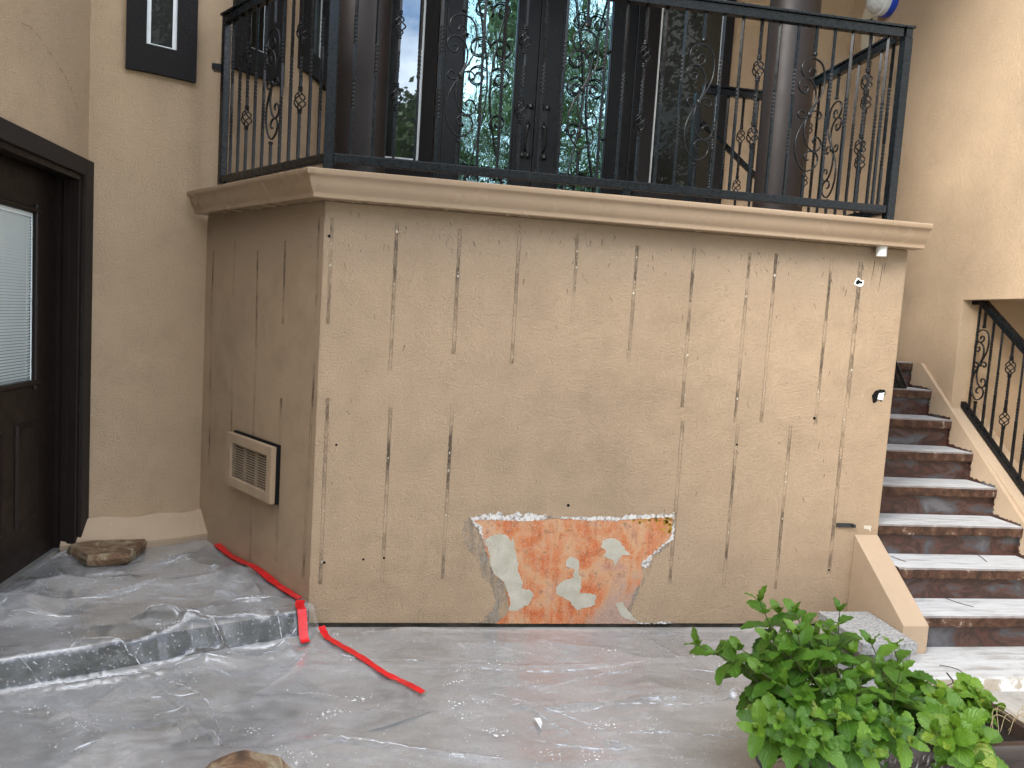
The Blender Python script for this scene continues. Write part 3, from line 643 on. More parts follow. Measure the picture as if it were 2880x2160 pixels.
# three broken fixings on the right of the front wall
zq = Zf(2380, 740, 180 / 649)
def blob(cs, off, th=.001): return [Vector((p.x, -off, p.z)) for p in (zq(*c_) for c_ in cs)], (0, -th, 0)
h = MB(); h.prism(*blob(jag([(85, 180), (105, 155), (125, 150), (145, 172), (175, 178), (178, 205), (160, 235), (120, 238), (80, 220)], 12, 3, 2), .0015)); pw = obj('filler_ring', h, M['flake'], front)
h = MB(); h.prism(*blob(jag([(95, 190), (122, 165), (135, 182), (160, 185), (160, 210), (130, 205), (112, 218), (92, 212)], 10, 2, 4), .003)); obj('hole', h, M['black'], front)
h = MB(); h.prism(*blob(jag([(262, 1400), (262, 1340), (290, 1295), (340, 1280), (385, 1282), (400, 1310), (392, 1332), (370, 1335), (366, 1400), (350, 1405), (330, 1380), (300, 1410), (275, 1418)], 14, 4, 6), .0015)); obj('hole', h, M['black'], front)
h = MB(); h.prism(*blob(jag([(330, 1320), (388, 1312), (375, 1335), (368, 1390), (310, 1378), (322, 1345)], 14, 2, 7), .003)); obj('filler', h, M['flake'], front)
a, b = PY(2352, 1471), PY(2392, 1478)
h = MB(); h.box(a.x, b.x, -.012, -.001, b.z - .008, b.z + .014); h.box(b.x, b.x + .014, -.028, -.001, b.z - .006, b.z + .012); h.lathe([(.004, 0), (.004, .003)], (0, 0, 0), 8)
obj('metal_bracket', h, plain('dark_bracket', (.035, .04, .042), .45, .4), front, bevel=.002)
p = PY(2440, 1486); h = MB(); h.prism([(p.x - .025, -.0015, p.z + .016), (p.x + .02, -.0015, p.z + .016), (p.x + .018, -.0015, p.z - .02), (p.x + .004, -.0015, p.z - .004), (p.x - .022, -.0015, p.z - .003)], (0, -.001, 0)); obj('paint_chip', h, M['patch'], front)

# air vent on the angled wall
V0 = PL(656, 1213); V1 = PL(789, 1254); V2 = PL(777, 1412); V3 = PL(664, 1362)
s0 = min(V0.dot(LD), V3.dot(LD)); s1_ = max(V0.dot(LD), V3.dot(LD)); sA = V1.dot(LD); sB = (V0.dot(LD) + V3.dot(LD)) / 2; zA = (V2.z + V3.z) / 2; zB = (V0.z + V1.z) / 2
def LP(s_, z, o_=0.0): return LD * s_ + LN * o_ + Vector((0, 0, z))
vent = thing('air_vent', 'stucco framed louvred air vent sticking out of the angled porch wall', 'vent', tuple(LP((sA + sB) / 2, zA)))
def lbox(mb, a, b, z0, z1, o0, o1):
    return mb.hexa([LP(a, z0, o0), LP(b, z0, o0), LP(b, z0, o1), LP(a, z0, o1), LP(a, z1, o0), LP(b, z1, o0), LP(b, z1, o1), LP(a, z1, o1)])
fr = .052
f = MB(); lbox(f, sA, sA + fr, zA, zB, .02, .050); lbox(f, sB - fr, sB, zA, zB, .02, .050); lbox(f, sA + fr, sB - fr, zA, zA + fr, .02, .050); lbox(f, sA + fr, sB - fr, zB - fr, zB, .02, .050)
obj('frame', f, M['stucco_smooth'] if False else M['stucco'], vent, bevel=.004)
f = MB(); lbox(f, sA - .007, sB - .02, zA - .003, zB + .009, .001, .0195); obj('backing', f, M['black'], vent)
f = MB(); ia, ib = sA + fr, sB - fr; wv = (ib - ia - .05) / 3
for k in range(4): lbox(f, ia + k * (wv + .0125) - (.0 if k else 0), ia + k * (wv + .0125) + .0125, zA + fr, zB - fr, .0225, .037)
n = 14; hh = (zB - zA - 2 * fr) / n
for k in range(n):
    z0 = zA + fr + k * hh
    f.add([LP(ia, z0, .036), LP(ib, z0, .036), LP(ib, z0 + hh * .5, .030), LP(ia, z0 + hh * .5, .030), LP(ia, z0 - .001, .024), LP(ib, z0 - .001, .024)], [(0, 1, 2, 3), (4, 5, 1, 0)])
obj('louvre', f, plain('louvre_tan', (.27, .21, .145), .5), vent)

# ------------------------------------------------------------------ gutter
gut = thing('gutter', 'tan metal gutter running round the porch edge above the scarred wall', 'gutter', (1.5, -.06, ZW))
prof = [(.002, .125), (.002, .0), (.082, .0), (.086, .004), (.086, .018), (.088, .024), (.094, .032), (.104, .05), (.109, .066), (.113, .082), (.119, .092), (.128, .098), (.131, .102), (.131, .122), (.128, .125), (.116, .125), (.116, .119)]
def gpt(path_i, o_, z):
    if path_i == 0: return LD * 1.34 + LN * o_ + Vector((0, 0, ZW + z))
    if path_i == 1:
        n2 = Vector((0, -1, 0)); bis = (LN + n2).normalized(); return bis * (o_ / bis.dot(n2)) + Vector((0, 0, ZW + z))
    return Vector((XW + .025, -o_, ZW + z))
def trough(i0, i1, n=2):
    t = MB(); t.grid(lambda u, k: gpt(i0, *prof[k]).lerp(gpt(i1, *prof[k]), u), lin(0, 1, n), list(range(len(prof)))); return t
for a, b in ((0, 1), (1, 2)):
    o = obj('trough', trough(a, b), M['gutter'], gut, smooth=R(40), tri=True)
cap = MB(); cap.prism([gpt(2, o_, z) for o_, z in prof[:15]], (.003, 0, 0)); obj('end_cap', cap, M['gutter'], gut)
st = MB()
def gl(o_, z, s_): 
    c_ = gpt(1, o_ + .0015, z); return c_ + (Vector((1, 0, 0)) * s_ if s_ > 0 else LD * -s_)
st.grid(lambda s_, k: gl(prof[k][0], prof[k][1], s_), [-.028, 0, .032], list(range(2, 15)))
for sx in (-.02, .024):
    c_ = gl(.131, .113, sx); st.lathe([(.001, -.004), (.004, -.002), (.004, .002), (.001, .004)], c_, 8)
obj('corner_strip', st, M['gutter'], gut, smooth=R(40), tri=True)
p = PY(2478, 712, -.04); pm = MB(); pm.lathe([(.023, -.05), (.026, -.05), (.026, 0.0), (.023, 0)], (p.x, -.042, ZW), 20); obj('outlet_pipe', pm, M['pvc'], gut, smooth=R(40))

# ------------------------------------------------------------------ wrought iron railings
def bar_mesh(name, H, twists, baskets=(), w_=.0125, scroll=False):
    mb = MB(); zs_ = []; z = 0.0
    def ang(z):
        a = 0
        for (c_, ln_) in twists:
            t = (z - (c_ - ln_ / 2)) / ln_; a += max(0, min(1, t)) * 2 * math.pi * ln_ / .075
        return a
    segs = [(0, H)]
    if scroll: segs = [(0, H * .135), (H * .835, H)]
    for bz in baskets:
        ns = []
        for (a, b) in segs:
            if a < bz < b: ns += [(a, bz - .042), (bz + .042, b)]
            else: ns.append((a, b))
        segs = ns
    for (a, b) in segs:
        zz = {a, b}
        for (c_, ln_) in twists:
            for t in lin(c_ - ln_ / 2, c_ + ln_ / 2, 44):
                if a < t < b: zz.add(t)
        zz = sorted(zz); rings = []
        for z in zz:
            an = ang(z) + math.pi / 4
            rings += [(w_ * .7071 * math.cos(an + k * math.pi / 2), w_ * .7071 * math.sin(an + k * math.pi / 2), z) for k in range(4)]
        n = len(zz); fs = [(i * 4 + j, i * 4 + (j + 1) % 4, i * 4 + 4 + (j + 1) % 4, i * 4 + 4 + j) for i in range(n - 1) for j in range(4)]
        mb.add(rings, fs + [(3, 2, 1, 0), tuple(range(n * 4 - 4, n * 4))])
    def collar(z, h=.022, r0=.0105):
        mb.lathe([(r0 * .8, z - h / 2), (r0 * 1.15, z - h / 2 + .003), (r0 * 1.15, z - h / 2 + .008), (r0 * .9, z), (r0 * 1.15, z + h / 2 - .008), (r0 * 1.15, z + h / 2 - .003), (r0 * .8, z + h / 2)], (0, 0, 0), 10)
    for bz in baskets:
        for sd in (-1, 1): collar(bz + sd * .054)
        for k in range(4):
            mb.tube([(lambda t: (.0285 * math.sin(math.pi * t) ** .8 * math.cos(k * math.pi / 2 + t * 3.9) + .003 * math.cos(k * math.pi / 2), .0285 * math.sin(math.pi * t) ** .8 * math.sin(k * math.pi / 2 + t * 3.9) + .003 * math.sin(k * math.pi / 2), bz + (t - .5) * .096))(i / 18) for i in range(19)], .0036, 6)
    if scroll:
        collar(H * .135, .016); collar(H * .835, .016)
    return mesh_of(name, mb, M['iron'], smooth=R(32))
# scroll traced from the photograph, in metres relative to the bar foot
z4 = lambda x, y: PY(1800 + x * .3738, y * .3738)
SC = {'big': [(408, 467), (418, 441), (438, 432), (460, 450), (460, 480), (440, 502), (400, 510), (362, 480), (350, 430), (368, 380), (410, 357), (452, 356), (505, 390), (528, 450), (530, 540), (510, 630), (465, 710), (412, 790), (355, 870), (315, 960), (303, 1050), (315, 1130), (345, 1190), (385, 1223), (430, 1215), (468, 1185), (484, 1140), (474, 1095), (440, 1072), (402, 1078), (378, 1105), (385, 1135), (410, 1140)],
      'in': [(372, 570), (395, 568), (402, 590), (385, 620), (350, 610), (330, 575), (335, 535), (362, 510), (400, 508), (440, 540), (463, 600), (460, 680), (430, 750), (398, 810), (378, 880), (376, 950), (395, 1020), (430, 1062), (470, 1070), (502, 1045), (508, 1005), (485, 968), (455, 968), (442, 990), (452, 1008)],
      'ear_l': [(412, 792), (385, 812), (350, 815), (326, 790), (335, 760), (360, 755), (374, 775)],
      'ear_r': [(414, 790), (440, 765), (480, 760), (506, 785), (504, 812), (480, 822), (464, 805)]}
c0 = z4(415, 790); zb0, H0 = 2.28, .855
def scroll_mesh(name, H, f=1.0):
    mb = MB()
    for k, pts in SC.items():
        P = []
        for x, y in pts:
            p = z4(x, y); P.append(Vector(((p.x - c0.x) * f, 0, (p.z - c0.z) * f + H * .485)))
        mb.tube(spline(P, 7), (lambda t: (.0062, .0042)), 8, flat=(0, 1, 0))
    mb.lathe([(.011, -.012), (.013, -.008), (.013, .008), (.011, .012)], (0, 0, H * .485), 10)
    return mesh_of(name, mb, M['iron'], smooth=True)
def fit_scroll(H): return H
twD = bar_mesh('twisted_baluster', H0, [(H0 * .66, .13), (H0 * .32, .13)])
twS = bar_mesh('twisted_baluster', H0, [(H0 * .52, .14)])
bkM = bar_mesh('basket_baluster', H0, [(H0 * .52, .10)], (H0 * .335, H0 * .716))
scB = bar_mesh('scroll_baluster', H0, [], (), scroll=True)
scS = scroll_mesh('scroll', H0)
SEQ = ['D', 'S', 'B', 'S', 'D', 'C']
def balusters(rail, a, b, n, z, seq=SEQ):
    a = Vector(a); b = Vector(b); rz = math.atan2(b.y - a.y, b.x - a.x)
    for i in range(1, n + 1):
        p = a.lerp(b, i / (n + 1)); p.z = z; k = seq[(i - 1) % 6]
        if k == 'C':
            s_ = place('scroll_baluster', scB, rail, p, rz); c_ = bpy.data.objects.new('scroll', scS); sc.collection.objects.link(c_); c_.parent = s_
        else: place('basket_baluster' if k == 'B' else 'twisted_baluster', {'D': twD, 'S': twS, 'B': bkM}[k], rail, p, rz)
rail = thing('porch_railing', 'black wrought iron railing with scrolls and baskets round the porch edge', 'railing', (1.43, 0, ZW + .12))
PA = LD * 1.165; PB = Vector((.007, 0, 0)); PC = Vector((2.863, 0, 0)); PD = Vector((2.863, 1.2, 0)); PE = Vector((2.235, 1.2, 0))
for p, z1 in ((PA, 3.125), (PB, 3.125), (PC, 3.125), (PD, 3.125), (PE, 3.125)):
    t = MB(); a = math.atan2(LD.y, LD.x) if p is PA else 0; h_ = .022 if p is not PA else .02
    c_, s_ = math.cos(a) * h_, math.sin(a) * h_
    q4 = [Vector((c_ - s_, s_ + c_, 0)), Vector((-c_ - s_, -s_ + c_, 0)), Vector((-c_ + s_, -s_ - c_, 0)), Vector((c_ + s_, s_ - c_, 0))][::-1]
    t.hexa([p + v_ + Vector((0, 0, 2.14 if p is not PE and p is not PD else 2.185)) for v_ in q4] + [p + v_ + Vector((0, 0, z1)) for v_ in q4])
    obj('post', t, M['iron'], rail, bevel=.003)
for (a, b) in ((PA, PB), (PB, PC), (PC, PD), (PD, PE)):
    t = (b - a).normalized(); a2, b2 = a + t * .022, b - t * .022
    if (a, b) != (PD, PE):
        m_ = MB(); m_.beam(a2 + Vector((0, 0, 2.26)), b2 + Vector((0, 0, 2.26)), .032, .04); obj('bottom_rail', m_, M['iron'], rail, bevel=.003)
    e0 = .024 if a is PB or a is PC else 0.0; a3, b3 = a - t * .03, b + t * (-.03)
    m_ = MB(); m_.beam(a3 + t * .008 + Vector((0, 0, 3.147)), b3 + Vector((0, 0, 3.147)), .036, .0435); m_.beam(a3 + t * .0 + Vector((0, 0, 3.176)), b3 - t * .001 + Vector((0, 0, 3.176)), .054, .0125)
    obj('top_rail', m_, M['iron'], rail, bevel=.002)
balusters(rail, PA, PB, 11, 2.28); balusters(rail, PB, PC, 28, 2.28)
balusters(rail, PC, PD, 11, 2.28)
for px_, k in ((2122, 'S'), (2082, 'B'), (2039, 'S'), (2001, 'D')):
    p = PY(px_, 400, 1.2); p.z = 2.27; place('basket_baluster' if k == 'B' else 'twisted_baluster', {'S': twS, 'B': bkM, 'D': twD}[k], rail, p)
a, b = PY(1971, 342, 1.23), PY(2123, 494, 1.23); b = a + (b - a) * 1.35
m_ = MB(); m_.beam(a, b, .03, .03); obj('brace', m_, M['iron'], rail, bevel=.002)
m_ = MB(); c_ = PA + LD * .05 + LN * .02; m_.box(c_.x - .03, c_.x + .02, c_.y - .03, c_.y + .03, 2.87, 2.905); obj('wall_bracket', m_, M['iron'], rail, bevel=.003)
m_ = MB(); m_.box(1.505, 1.54, -.012, .012, 2.18, 2.24); p = PY(1764, 520); m_ = MB(); m_.box(p.x - .016, p.x + .016, -.012, .012, 2.17, 2.241); obj('foot', m_, M['iron'], rail)

# ------------------------------------------------------------------ staircase
stair = thing('staircase', 'worn outdoor staircase of white dusted treads and red brown risers beside the porch', 'stairs', (3.45, .3, 0))
XL0, XS1 = XW + .003, 3.905
def nose(k): return -.41 + .2117 * (k - 1), .237 + .173 * (k - 1)
for k in range(1, 9):
    y, z = nose(k); yn = nose(k + 1)[0]; zlow = z - .173 if k > 1 else .0665
    rnd = random.Random(k); tr = MB()
    depth = yn + .03 if k < 8 else 2.28
    n = 40; us = lin(XL0, XS1 - .004, n)
    ed = [rnd.uniform(-.003, .003) + .005 * noise.noise(Vector((u_ * 14, k * 3.1, 0))) for u_ in us]
    def tp(i, j):
        x = us[i]; e_ = ed[i]
        return [Vector((x, depth, z - .058)), Vector((x, y + .004 + e_, z - .058)), Vector((x, y - .001 + e_, z - .053 + e_)), Vector((x, y - .002 + e_, z - .008)), Vector((x, y + .005 + e_, z)), Vector((x, y + .05, z)), Vector((x, depth, z))][j]
    tr.grid(lambda i, j: tp(i, j), list(range(n)), list(range(7)))
    o_ = len(tr.v); tr.f += [tuple((n - 1) * 7 + j for j in range(7)), tuple(j for j in range(7))[::-1]]
    obj('tread', tr, M['tread'], stair)
    rs = MB(); rs.box(XL0, XS1, y + .03, y + .06, zlow, z - .0585); obj('riser', rs, M['riser'], stair)
# solid under the steps is closed by the risers; stringer along the stair wall
sl = .855
def zs_(y): return 1.447 - sl * (1.0 - y) if y < 1.0 else 1.447
sg = MB(); sg.prism([(XS1, -.9, max(0.0, zs_(-.9)) + .02), (XS1, -.9, 0), (XS1, 2.2, 0), (XS1, 2.2, 1.447), (XS1, 1.0, 1.447), (XS1, -.69, zs_(-.69))], (.0245, 0, 0))
obj('stringer', sg, M['stucco_smooth'], stair)
cb = MB(); qa, qb = PX(2650 + 118 * .3616, 800 + 868 * .3616, 4.02), PX(2650 + 636 * .3616, 800 + 1590 * .3616, 4.02); cz = lambda y: qa.z + (qb.z - qa.z) / (qb.y - qa.y) * (y - qa.y) - .028
cb.prism([(XR + .0005, oy - .001, 0), (XR + .0005, oy - .001, cz(oy)), (XR + .0005, -.78, cz(-.78)), (XR + .0005, -.78, 0)], (.2, 0, 0)); obj('curb', cb, M['stucco_smooth'], stair)
y, z = nose(8); bk = MB(); bk.box(XW + .01, 3.36, y + .06, y + .14, z + .004, z + .05); obj('loose_tread', bk, M['granite'], stair)
# dark grout smears where treads meet the stringer
gm = MB(); r_ = random.Random(11)
for k in range(1, 8):
    y0, z = nose(k); y1 = nose(k + 1)[0] + .03
    P = [Vector((XS1 - .0015, y0 + .02 + (y1 - y0 - .02) * i / 16, z + .001)) for i in range(17)]; Q = [p + Vector((0, 0, .006 + r_.random() * .012 + .006 * i / 16)) for i, p in enumerate(P)]
    gm.add(P + Q, [(i, i + 1, 18 + i, 17 + i) for i in range(16)])
    P = [Vector((XS1 - .0016, y1 - .0, z + .17 * i / 16)) for i in range(17)]; Q = [p - Vector((0, .012 + r_.random() * .014, 0)) for p in P]
    gm.add(P + Q, [(i, i + 1, 18 + i, 17 + i) for i in range(16)])
obj('grout_smear', gm, M['riser'], stair, tri=True)
# dark metal corner grille leaning on the upper tread
y, z = nose(7)
a = PY(2420 + 930 * .09946, 960 + 1440 * .09946, y + .0); b = PY(2420 + 1305 * .09946, 960 + 1430 * .09946, y); c_ = PY(2420 + 970 * .09946, 960 + 1010 * .09946, y + .05)
gr = MB(); a0 = Vector((3.02, y - .003, z + .009)); 
for k in range(3):
    o0 = Vector((0, 0, .02 * k))
    gr.beam(Vector((a0.x, y + .01, z + .01)) + o0, Vector((b.x - .018 * k, y + .01, z + .01)) + o0, .02, .014)
    gr.beam(Vector((b.x - .045 * k, y + .012, z + .01)), Vector((c_.x - .045 * k - .02, y + .09, z + .24)), .02, .02)
solo('metal_grille', gr, M['iron'], 'dark metal corner grille standing on an upper stair tread by the porch', 'grille', loc=(3.1, y, z), bevel=.002)

# slab in front of the stairs
sb = MB(); n = 60; sb.grid(lambda u, j: [Vector((u, -.10, .0)), Vector((u, -.10, .066)), Vector((u, -.69 + .004 * noise.noise(Vector((u * 9, 0, 0))), .066)), Vector((u, -.70 + .006 * noise.noise(Vector((u * 9, 0, 0))), .058)), Vector((u, -.705 + .006 * noise.noise(Vector((u * 7, 5, 0))), -.01))][int(j)], lin(2.70, 6.0, n), range(5))
sb.f += [(0, 1, 2, 3, 4)]
o = solo('stair_slab', sb, M['slab'], 'white washed concrete slab at the foot of the stairs', 'slab', loc=(3.5, -.4, 0))
# sloped wing wall
bt = MB(); bt.prism([(2.862, -.001, .066), (2.862, -.455, .066), (2.862, -.455, .207), (2.862, -.001, .527)], (XW - 2.862, 0, 0))
solo('wing_wall', bt, M['stucco_smooth'], 'low tan wing wall with sloping top at the foot of the stairs', 'wing wall', loc=(2.93, -.2, .066), bevel=.005)
gb = MB(); gb.box(2.575, 2.858, -.57, -.19, .115, .172); gb.box(2.66, 2.858, -.53, -.2, .0665, .1148)
solo('granite_block', gb, M['granite'], 'speckled grey stone slab lying against the sloping wing wall', 'stone slab', loc=(2.7, -.4, .066), bevel=.004)

# railing on the stair curb
srail = thing('stair_railing', 'black wrought iron stair railing sloping down inside the wall opening', 'railing', (4.02, .3, .9))
XQ = 4.02; zb2 = lambda x, y: PX(2650 + x * .3616, 800 + y * .3616, XQ)
p0, p1 = zb2(118, 868), zb2(636, 1590); d_ = (p1 - p0); p1 = p0 + d_ * 2.2
slope = d_.z / d_.y
m_ = MB(); m_.beam(p0, p1, .04, .03); m_.box(XQ - .02, XQ + .02, p0.y - .005, p0.y + .02, p0.z - .02, p0.z + .035); obj('bottom_rail', m_, M['iron'], srail, bevel=.003)
t0, t1, t2 = zb2(185, 135), zb2(318, 135), zb2(636, 490); t2 = t1 + (t2 - t1) * 2.4
m_ = MB(); m_.beam(t0, t1 + Vector((0, -.01, 0)), .045, .04); m_.beam(t1, t2, .045, .04); obj('top_rail', m_, M['iron'], srail, bevel=.004)
zt = lambda y: t1.z + (t2.z - t1.z) * (y - t1.y) / (t2.y - t1.y) if y < t1.y else t1.z
zbm = lambda y: p0.z + slope * (y - p0.y)
for (x, y_, kind) in ((225, 800, 'D1'), (300, 560, 'C'), (345, 800, 'D'), (420, 800, 'S'), (512, 800, 'B'), (590, 950, 'S'), (650, 1100, 'D'), (715, 1200, 'C'), (780, 1300, 'D'), (840, 1400, 'S')):
    p = zb2(x, y_); yy = p.y; za, zb_ = zbm(yy) + .012, zt(yy) - .02; H = zb_ - za
    if kind in ('S',): me = bar_mesh('twisted_baluster', H, [(H * .5, .14)])
    elif kind in ('D', 'D1'): me = bar_mesh('twisted_baluster', H, [(H * .7, .12), (H * .3, .12)])
    elif kind == 'B':
        c1, c2 = zb2(536, 640).z - za, zb2(490, 1045).z - za; me = bar_mesh('basket_baluster', H, [((c1 + c2) / 2, .10)], (c2, c1))
    else: me = bar_mesh('scroll_baluster', H, [], (), scroll=True)
    o = place({'B': 'basket_baluster', 'C': 'scroll_baluster'}.get(kind, 'twisted_baluster'), me, srail, Vector((XQ, yy, za)), -math.pi / 2)
    if kind == 'C': c_ = bpy.data.objects.new('scroll', scroll_mesh('scroll', H, H * .70 / .60 if H < .8 else 1.0)); sc.collection.objects.link(c_); c_.parent = o
# pipe clamp and bare patch on the wall behind it
zb3 = lambda x, y: PX(2650 + x * .3616, 800 + y * .3616, 4.548)
a, b = zb3(270, 620), zb3(425, 600)
m_ = MB(); m_.box(4.52, 4.549, b.y, a.y, b.z - .03, b.z + .03); m_.box(4.50, 4.52, b.y, b.y + .02, b.z - .035, b.z + .035); m_.box(4.50, 4.52, a.y - .06, a.y, b.z - .04, b.z + .04)
solo('wall_bracket', m_, M['pvc'], 'white bracket fixed to the wall behind the stair railing', 'bracket', loc=tuple(a), bevel=.003)
m_ = MB(); m_.prism([Vector((4.549, p.y, p.z)) for p in (zb3(335, 500), zb3(362, 470), zb3(335, 700), zb3(300, 1060), zb3(240, 950), zb3(290, 700))], (-.002, 0, 0)); obj('bare_patch', m_, plain('grey_patch', (.50, .49, .46), .8), house)
# floodlight wrapped in plastic, and unpainted patch
fl = thing('wall_light', 'round wall light wrapped in clear plastic and blue tape above the railing', 'light', (XR, 1.80, 4.1))
def xl(prof_, mat, nm, k=28):
    mb = MB(); mb.lathe(prof_, (0, 0, 0), k); mb.v = [Vector((XR - v.z, 1.80 + v.y, 4.14 + v.x)) for v in mb.v]; return obj(nm, mb, mat, fl, smooth=R(40))
xl([(.05, -.001), (.10, .0), (.105, .02), (.105, .05), (.10, .052)], M['blue'], 'tape_band')
xl([(.097, .05), (.099, .055), (.098, .095), (.09, .10)], M['vinyl'], 'housing')
xl([(.092, .096), (.088, .12), (.07, .155), (.045, .18), (.015, .19), (.001, .191)], M['film'], 'lens_wrap')
m_ = MB(); m_.grid(lambda a_, t: Vector((XR - .10 - .075 * math.sin(t), 1.80 + math.cos(a_) * (.094 * math.cos(t) + .004), 4.14 + math.sin(a_) * (.094 * math.cos(t) + .004))), lin(R(40), R(150), 12), lin(0, 1.0, 6)); obj('tape_strip', m_, M['blue'], fl, smooth=True, tri=True)
zl = lambda x, y: PX(2400 + x * .1085, y * .1085, XR)
m_ = MB(); m_.prism([Vector((XR - .0012, p.y, p.z)) for p in (zl(490, 0), zl(400, 90), zl(310, 230), (zl(240, 430)), zl(230, 540), zl(220, 900), zl(205, 1340), zl(250, 1400), zl(540, 1180), zl(575, 870), zl(640, 560), zl(690, 250), zl(700, 130), zl(660, 0), zl(560, -120))], (-.0008, 0, 0))
obj('bare_patch', m_, M['patch'], house)
m_ = MB(); m_.prism([Vector((XR - .0025, p.y, p.z)) for p in (zl(370, 560), zl(420, 510), zl(470, 500), zl(495, 460), zl(510, 500), zl(500, 590))], (-.0005, 0, 0)); obj('hole', m_, M['black'], house)

# ------------------------------------------------------------------ landing at the side door
LE0, LE1 = Vector((.012, -.075, 0)), Vector((-1.60, -.82, 0)); LT = (LE1 - LE0).normalized(); LNn = Vector((-LT.y, LT.x, 0)); 
if LNn.y < 0: LNn = -LNn
ld = MB(); ld.prism([LE0, Vector((.0, -.004, 0)), LD * .4, LD * 1.4, Vector((-1.35, 1.25, 0)), Vector((-1.60, 1.25, 0)), LE1], (0, 0, ZL))
solo('landing', ld, M['landing'], 'low concrete landing under plastic in front of the brown side door', 'landing', loc=(-.8, .1, 0), bevel=.008)

# ------------------------------------------------------------------ plastic sheeting
def smooth01(t): t = max(0, min(1, t)); return t * t * (3 - 2 * t)
creases = []
rc = random.Random(21)
def crease(a, b, h, w_): creases.append((Vector(a).to_2d(), Vector(b).to_2d(), h, w_))
def gz(x, y, z=0): p = PZ(x, y, z); return (p.x, p.y)
def crumpler(seed, s_, c_amp, g_amp, al, sx=1.0):
    cache = {}
    def cell(i, j):
        k = (i, j)
        if k not in cache:
            r_ = random.Random(seed * 7919 + i * 131 + j * 17)
            cache[k] = ((i + r_.random()) * s_ * sx, (j + r_.random()) * s_, r_.uniform(-1, 1) * c_amp, r_.uniform(-1, 1) * g_amp, r_.uniform(-1, 1) * g_amp)
        return cache[k]
    def f(x, y):
        i0, j0 = math.floor(x / s_ / sx), math.floor(y / s_); best = 9.0
        for i in (i0 - 1, i0, i0 + 1):
            for j in (j0 - 1, j0, j0 + 1):
                px_, py_, c_, gx, gy = cell(i, j); dx, dy = (x - px_) / sx, y - py_
                v_ = c_ + gx * dx + gy * dy + al * (dx * dx + dy * dy)
                if v_ < best: best = v_
        return best
    return f
crA1, crA2, crB1 = crumpler(1, .26, .022, .30, 1.0, 1.3), crumpler(2, .11, .006, .16, 1.5, 1.3), crumpler(3, .40, .009, .09, .35, 2.0)
def hA(x, y):
    d = (Vector((x, y, 0)) - LE0).dot(LNn)            # > 0 over the landing
    along = (Vector((x, y, 0)) - LE0).dot(LT)
    d += .05 * noise.noise(Vector((x * 3.3, y * 3.3, 2))) * (1 if d < .1 else 0)
    base = (ZL + .006) * smooth01((d + .062) / .064)
    wr = abs(noise.noise(Vector((x * 4.2 + 3 * noise.noise(Vector((y * 1.4, x, 1))), y * 2.2, .3)))); wr2 = abs(noise.noise(Vector((x * 9, y * 13, 4.2))))
    amp = .028 if d > -.25 else .016
    k_ = .45 + .55 * smooth01((d + .45) / .25); g_ = smooth01(noise.noise(Vector((x * 1.6, y * 1.6, 8))) * 2 + .5); edge_ = smooth01((Vector((x, y, 0)).dot(LN) - .01) / .17) if d > -.02 else 1
    h = base + max(.003, .012 + k_ * (crA1(x, y) + g_ * crA2(x, y)) * (.15 + .85 * edge_))
    return h
def hB(x, y):
    wr = abs(noise.noise(Vector((x * 1.3, y * 4.5 + .8 * noise.noise(Vector((x, 1, 1))), 7.7)))); wr2 = abs(noise.noise(Vector((x * 5, y * 11, 1.2))))
    lift = .05 * smooth01((x - 2.25) / .3) * smooth01((y + .45) / .3)
    return max(.002, .007 + crB1(x, y)) + .003 * (1 - wr2) ** 3 + lift
def crease_h(x, y, S_):
    p = Vector((x, y)); h = 0
    for a, b, hh_, w_ in S_:
        ab = b - a; t = max(0, min(1, (p - a).dot(ab) / ab.length_squared)); dd = (p - (a + ab * t)).length
        if dd < w_: h = max(h, hh_ * (1 - dd / w_) * math.sin(math.pi * min(1, max(.02, t * .98 + .01))) ** .5)
    return h
CA, CB = [], []
for (x0, y0, x1, y1, hh_) in ((380, 1815, 508, 1762, .035), (508, 1762, 570, 1830, .035), (570, 1830, 680, 1860, .02), (200, 1890, 480, 1895, .02), (0, 1962, 480, 1893, .022), (480, 1893, 670, 1878, .016), (560, 1835, 750, 1730, .03), (30, 1818, 240, 1815, .02),
                           (420, 1600, 560, 1560, .02), (200, 1700, 460, 1640, .02), (650, 1700, 790, 1690, .025), (700, 1640, 730, 1690, .03), (420, 1900, 620, 2110, .014), (590, 2060, 620, 2120, .02), (780, 1760, 850, 1800, .03), (750, 1790, 830, 1770, .02)):
    za = ZL if y0 < 1790 else 0; zb_ = ZL if y1 < 1790 else 0
    CA.append((Vector(gz(x0, y0, za)), Vector(gz(x1, y1, zb_)), hh_, hh_ * 1.3))
for i in range(26):
    x, y = rc.uniform(-1.3, .3), rc.uniform(-2.0, .8); a = rc.uniform(0, 3.14); l_ = rc.uniform(.1, .35); CA.append((Vector((x, y)), Vector((x + math.cos(a) * l_, y + math.sin(a) * l_)), rc.uniform(.006, .018), .02))
for (x0, y0, x1, y1, hh_) in ((1230, 1877, 1810, 1875, .012), (1130, 1872, 1230, 1882, .006), (1500, 1998, 1740, 1992, .012), (1680, 1993, 2060, 1985, .014), (1440, 1990, 1510, 1997, .01), (1370, 1955, 1730, 2080, .007), (1500, 2000, 1640, 2090, .008), (1500, 2085, 1800, 2140, .006), (1740, 2085, 2100, 2085, .008), (2040, 1980, 2090, 1975, .025), (1800, 1785, 1920, 1860, .01), (900, 2095, 1150, 2115, .014), (1150, 2115, 1420, 2150, .014), (1690, 2100, 1790, 2140, .02)):
    CB.append((Vector(gz(x0, y0)), Vector(gz(x1, y1)), hh_, hh_ * 1.4))
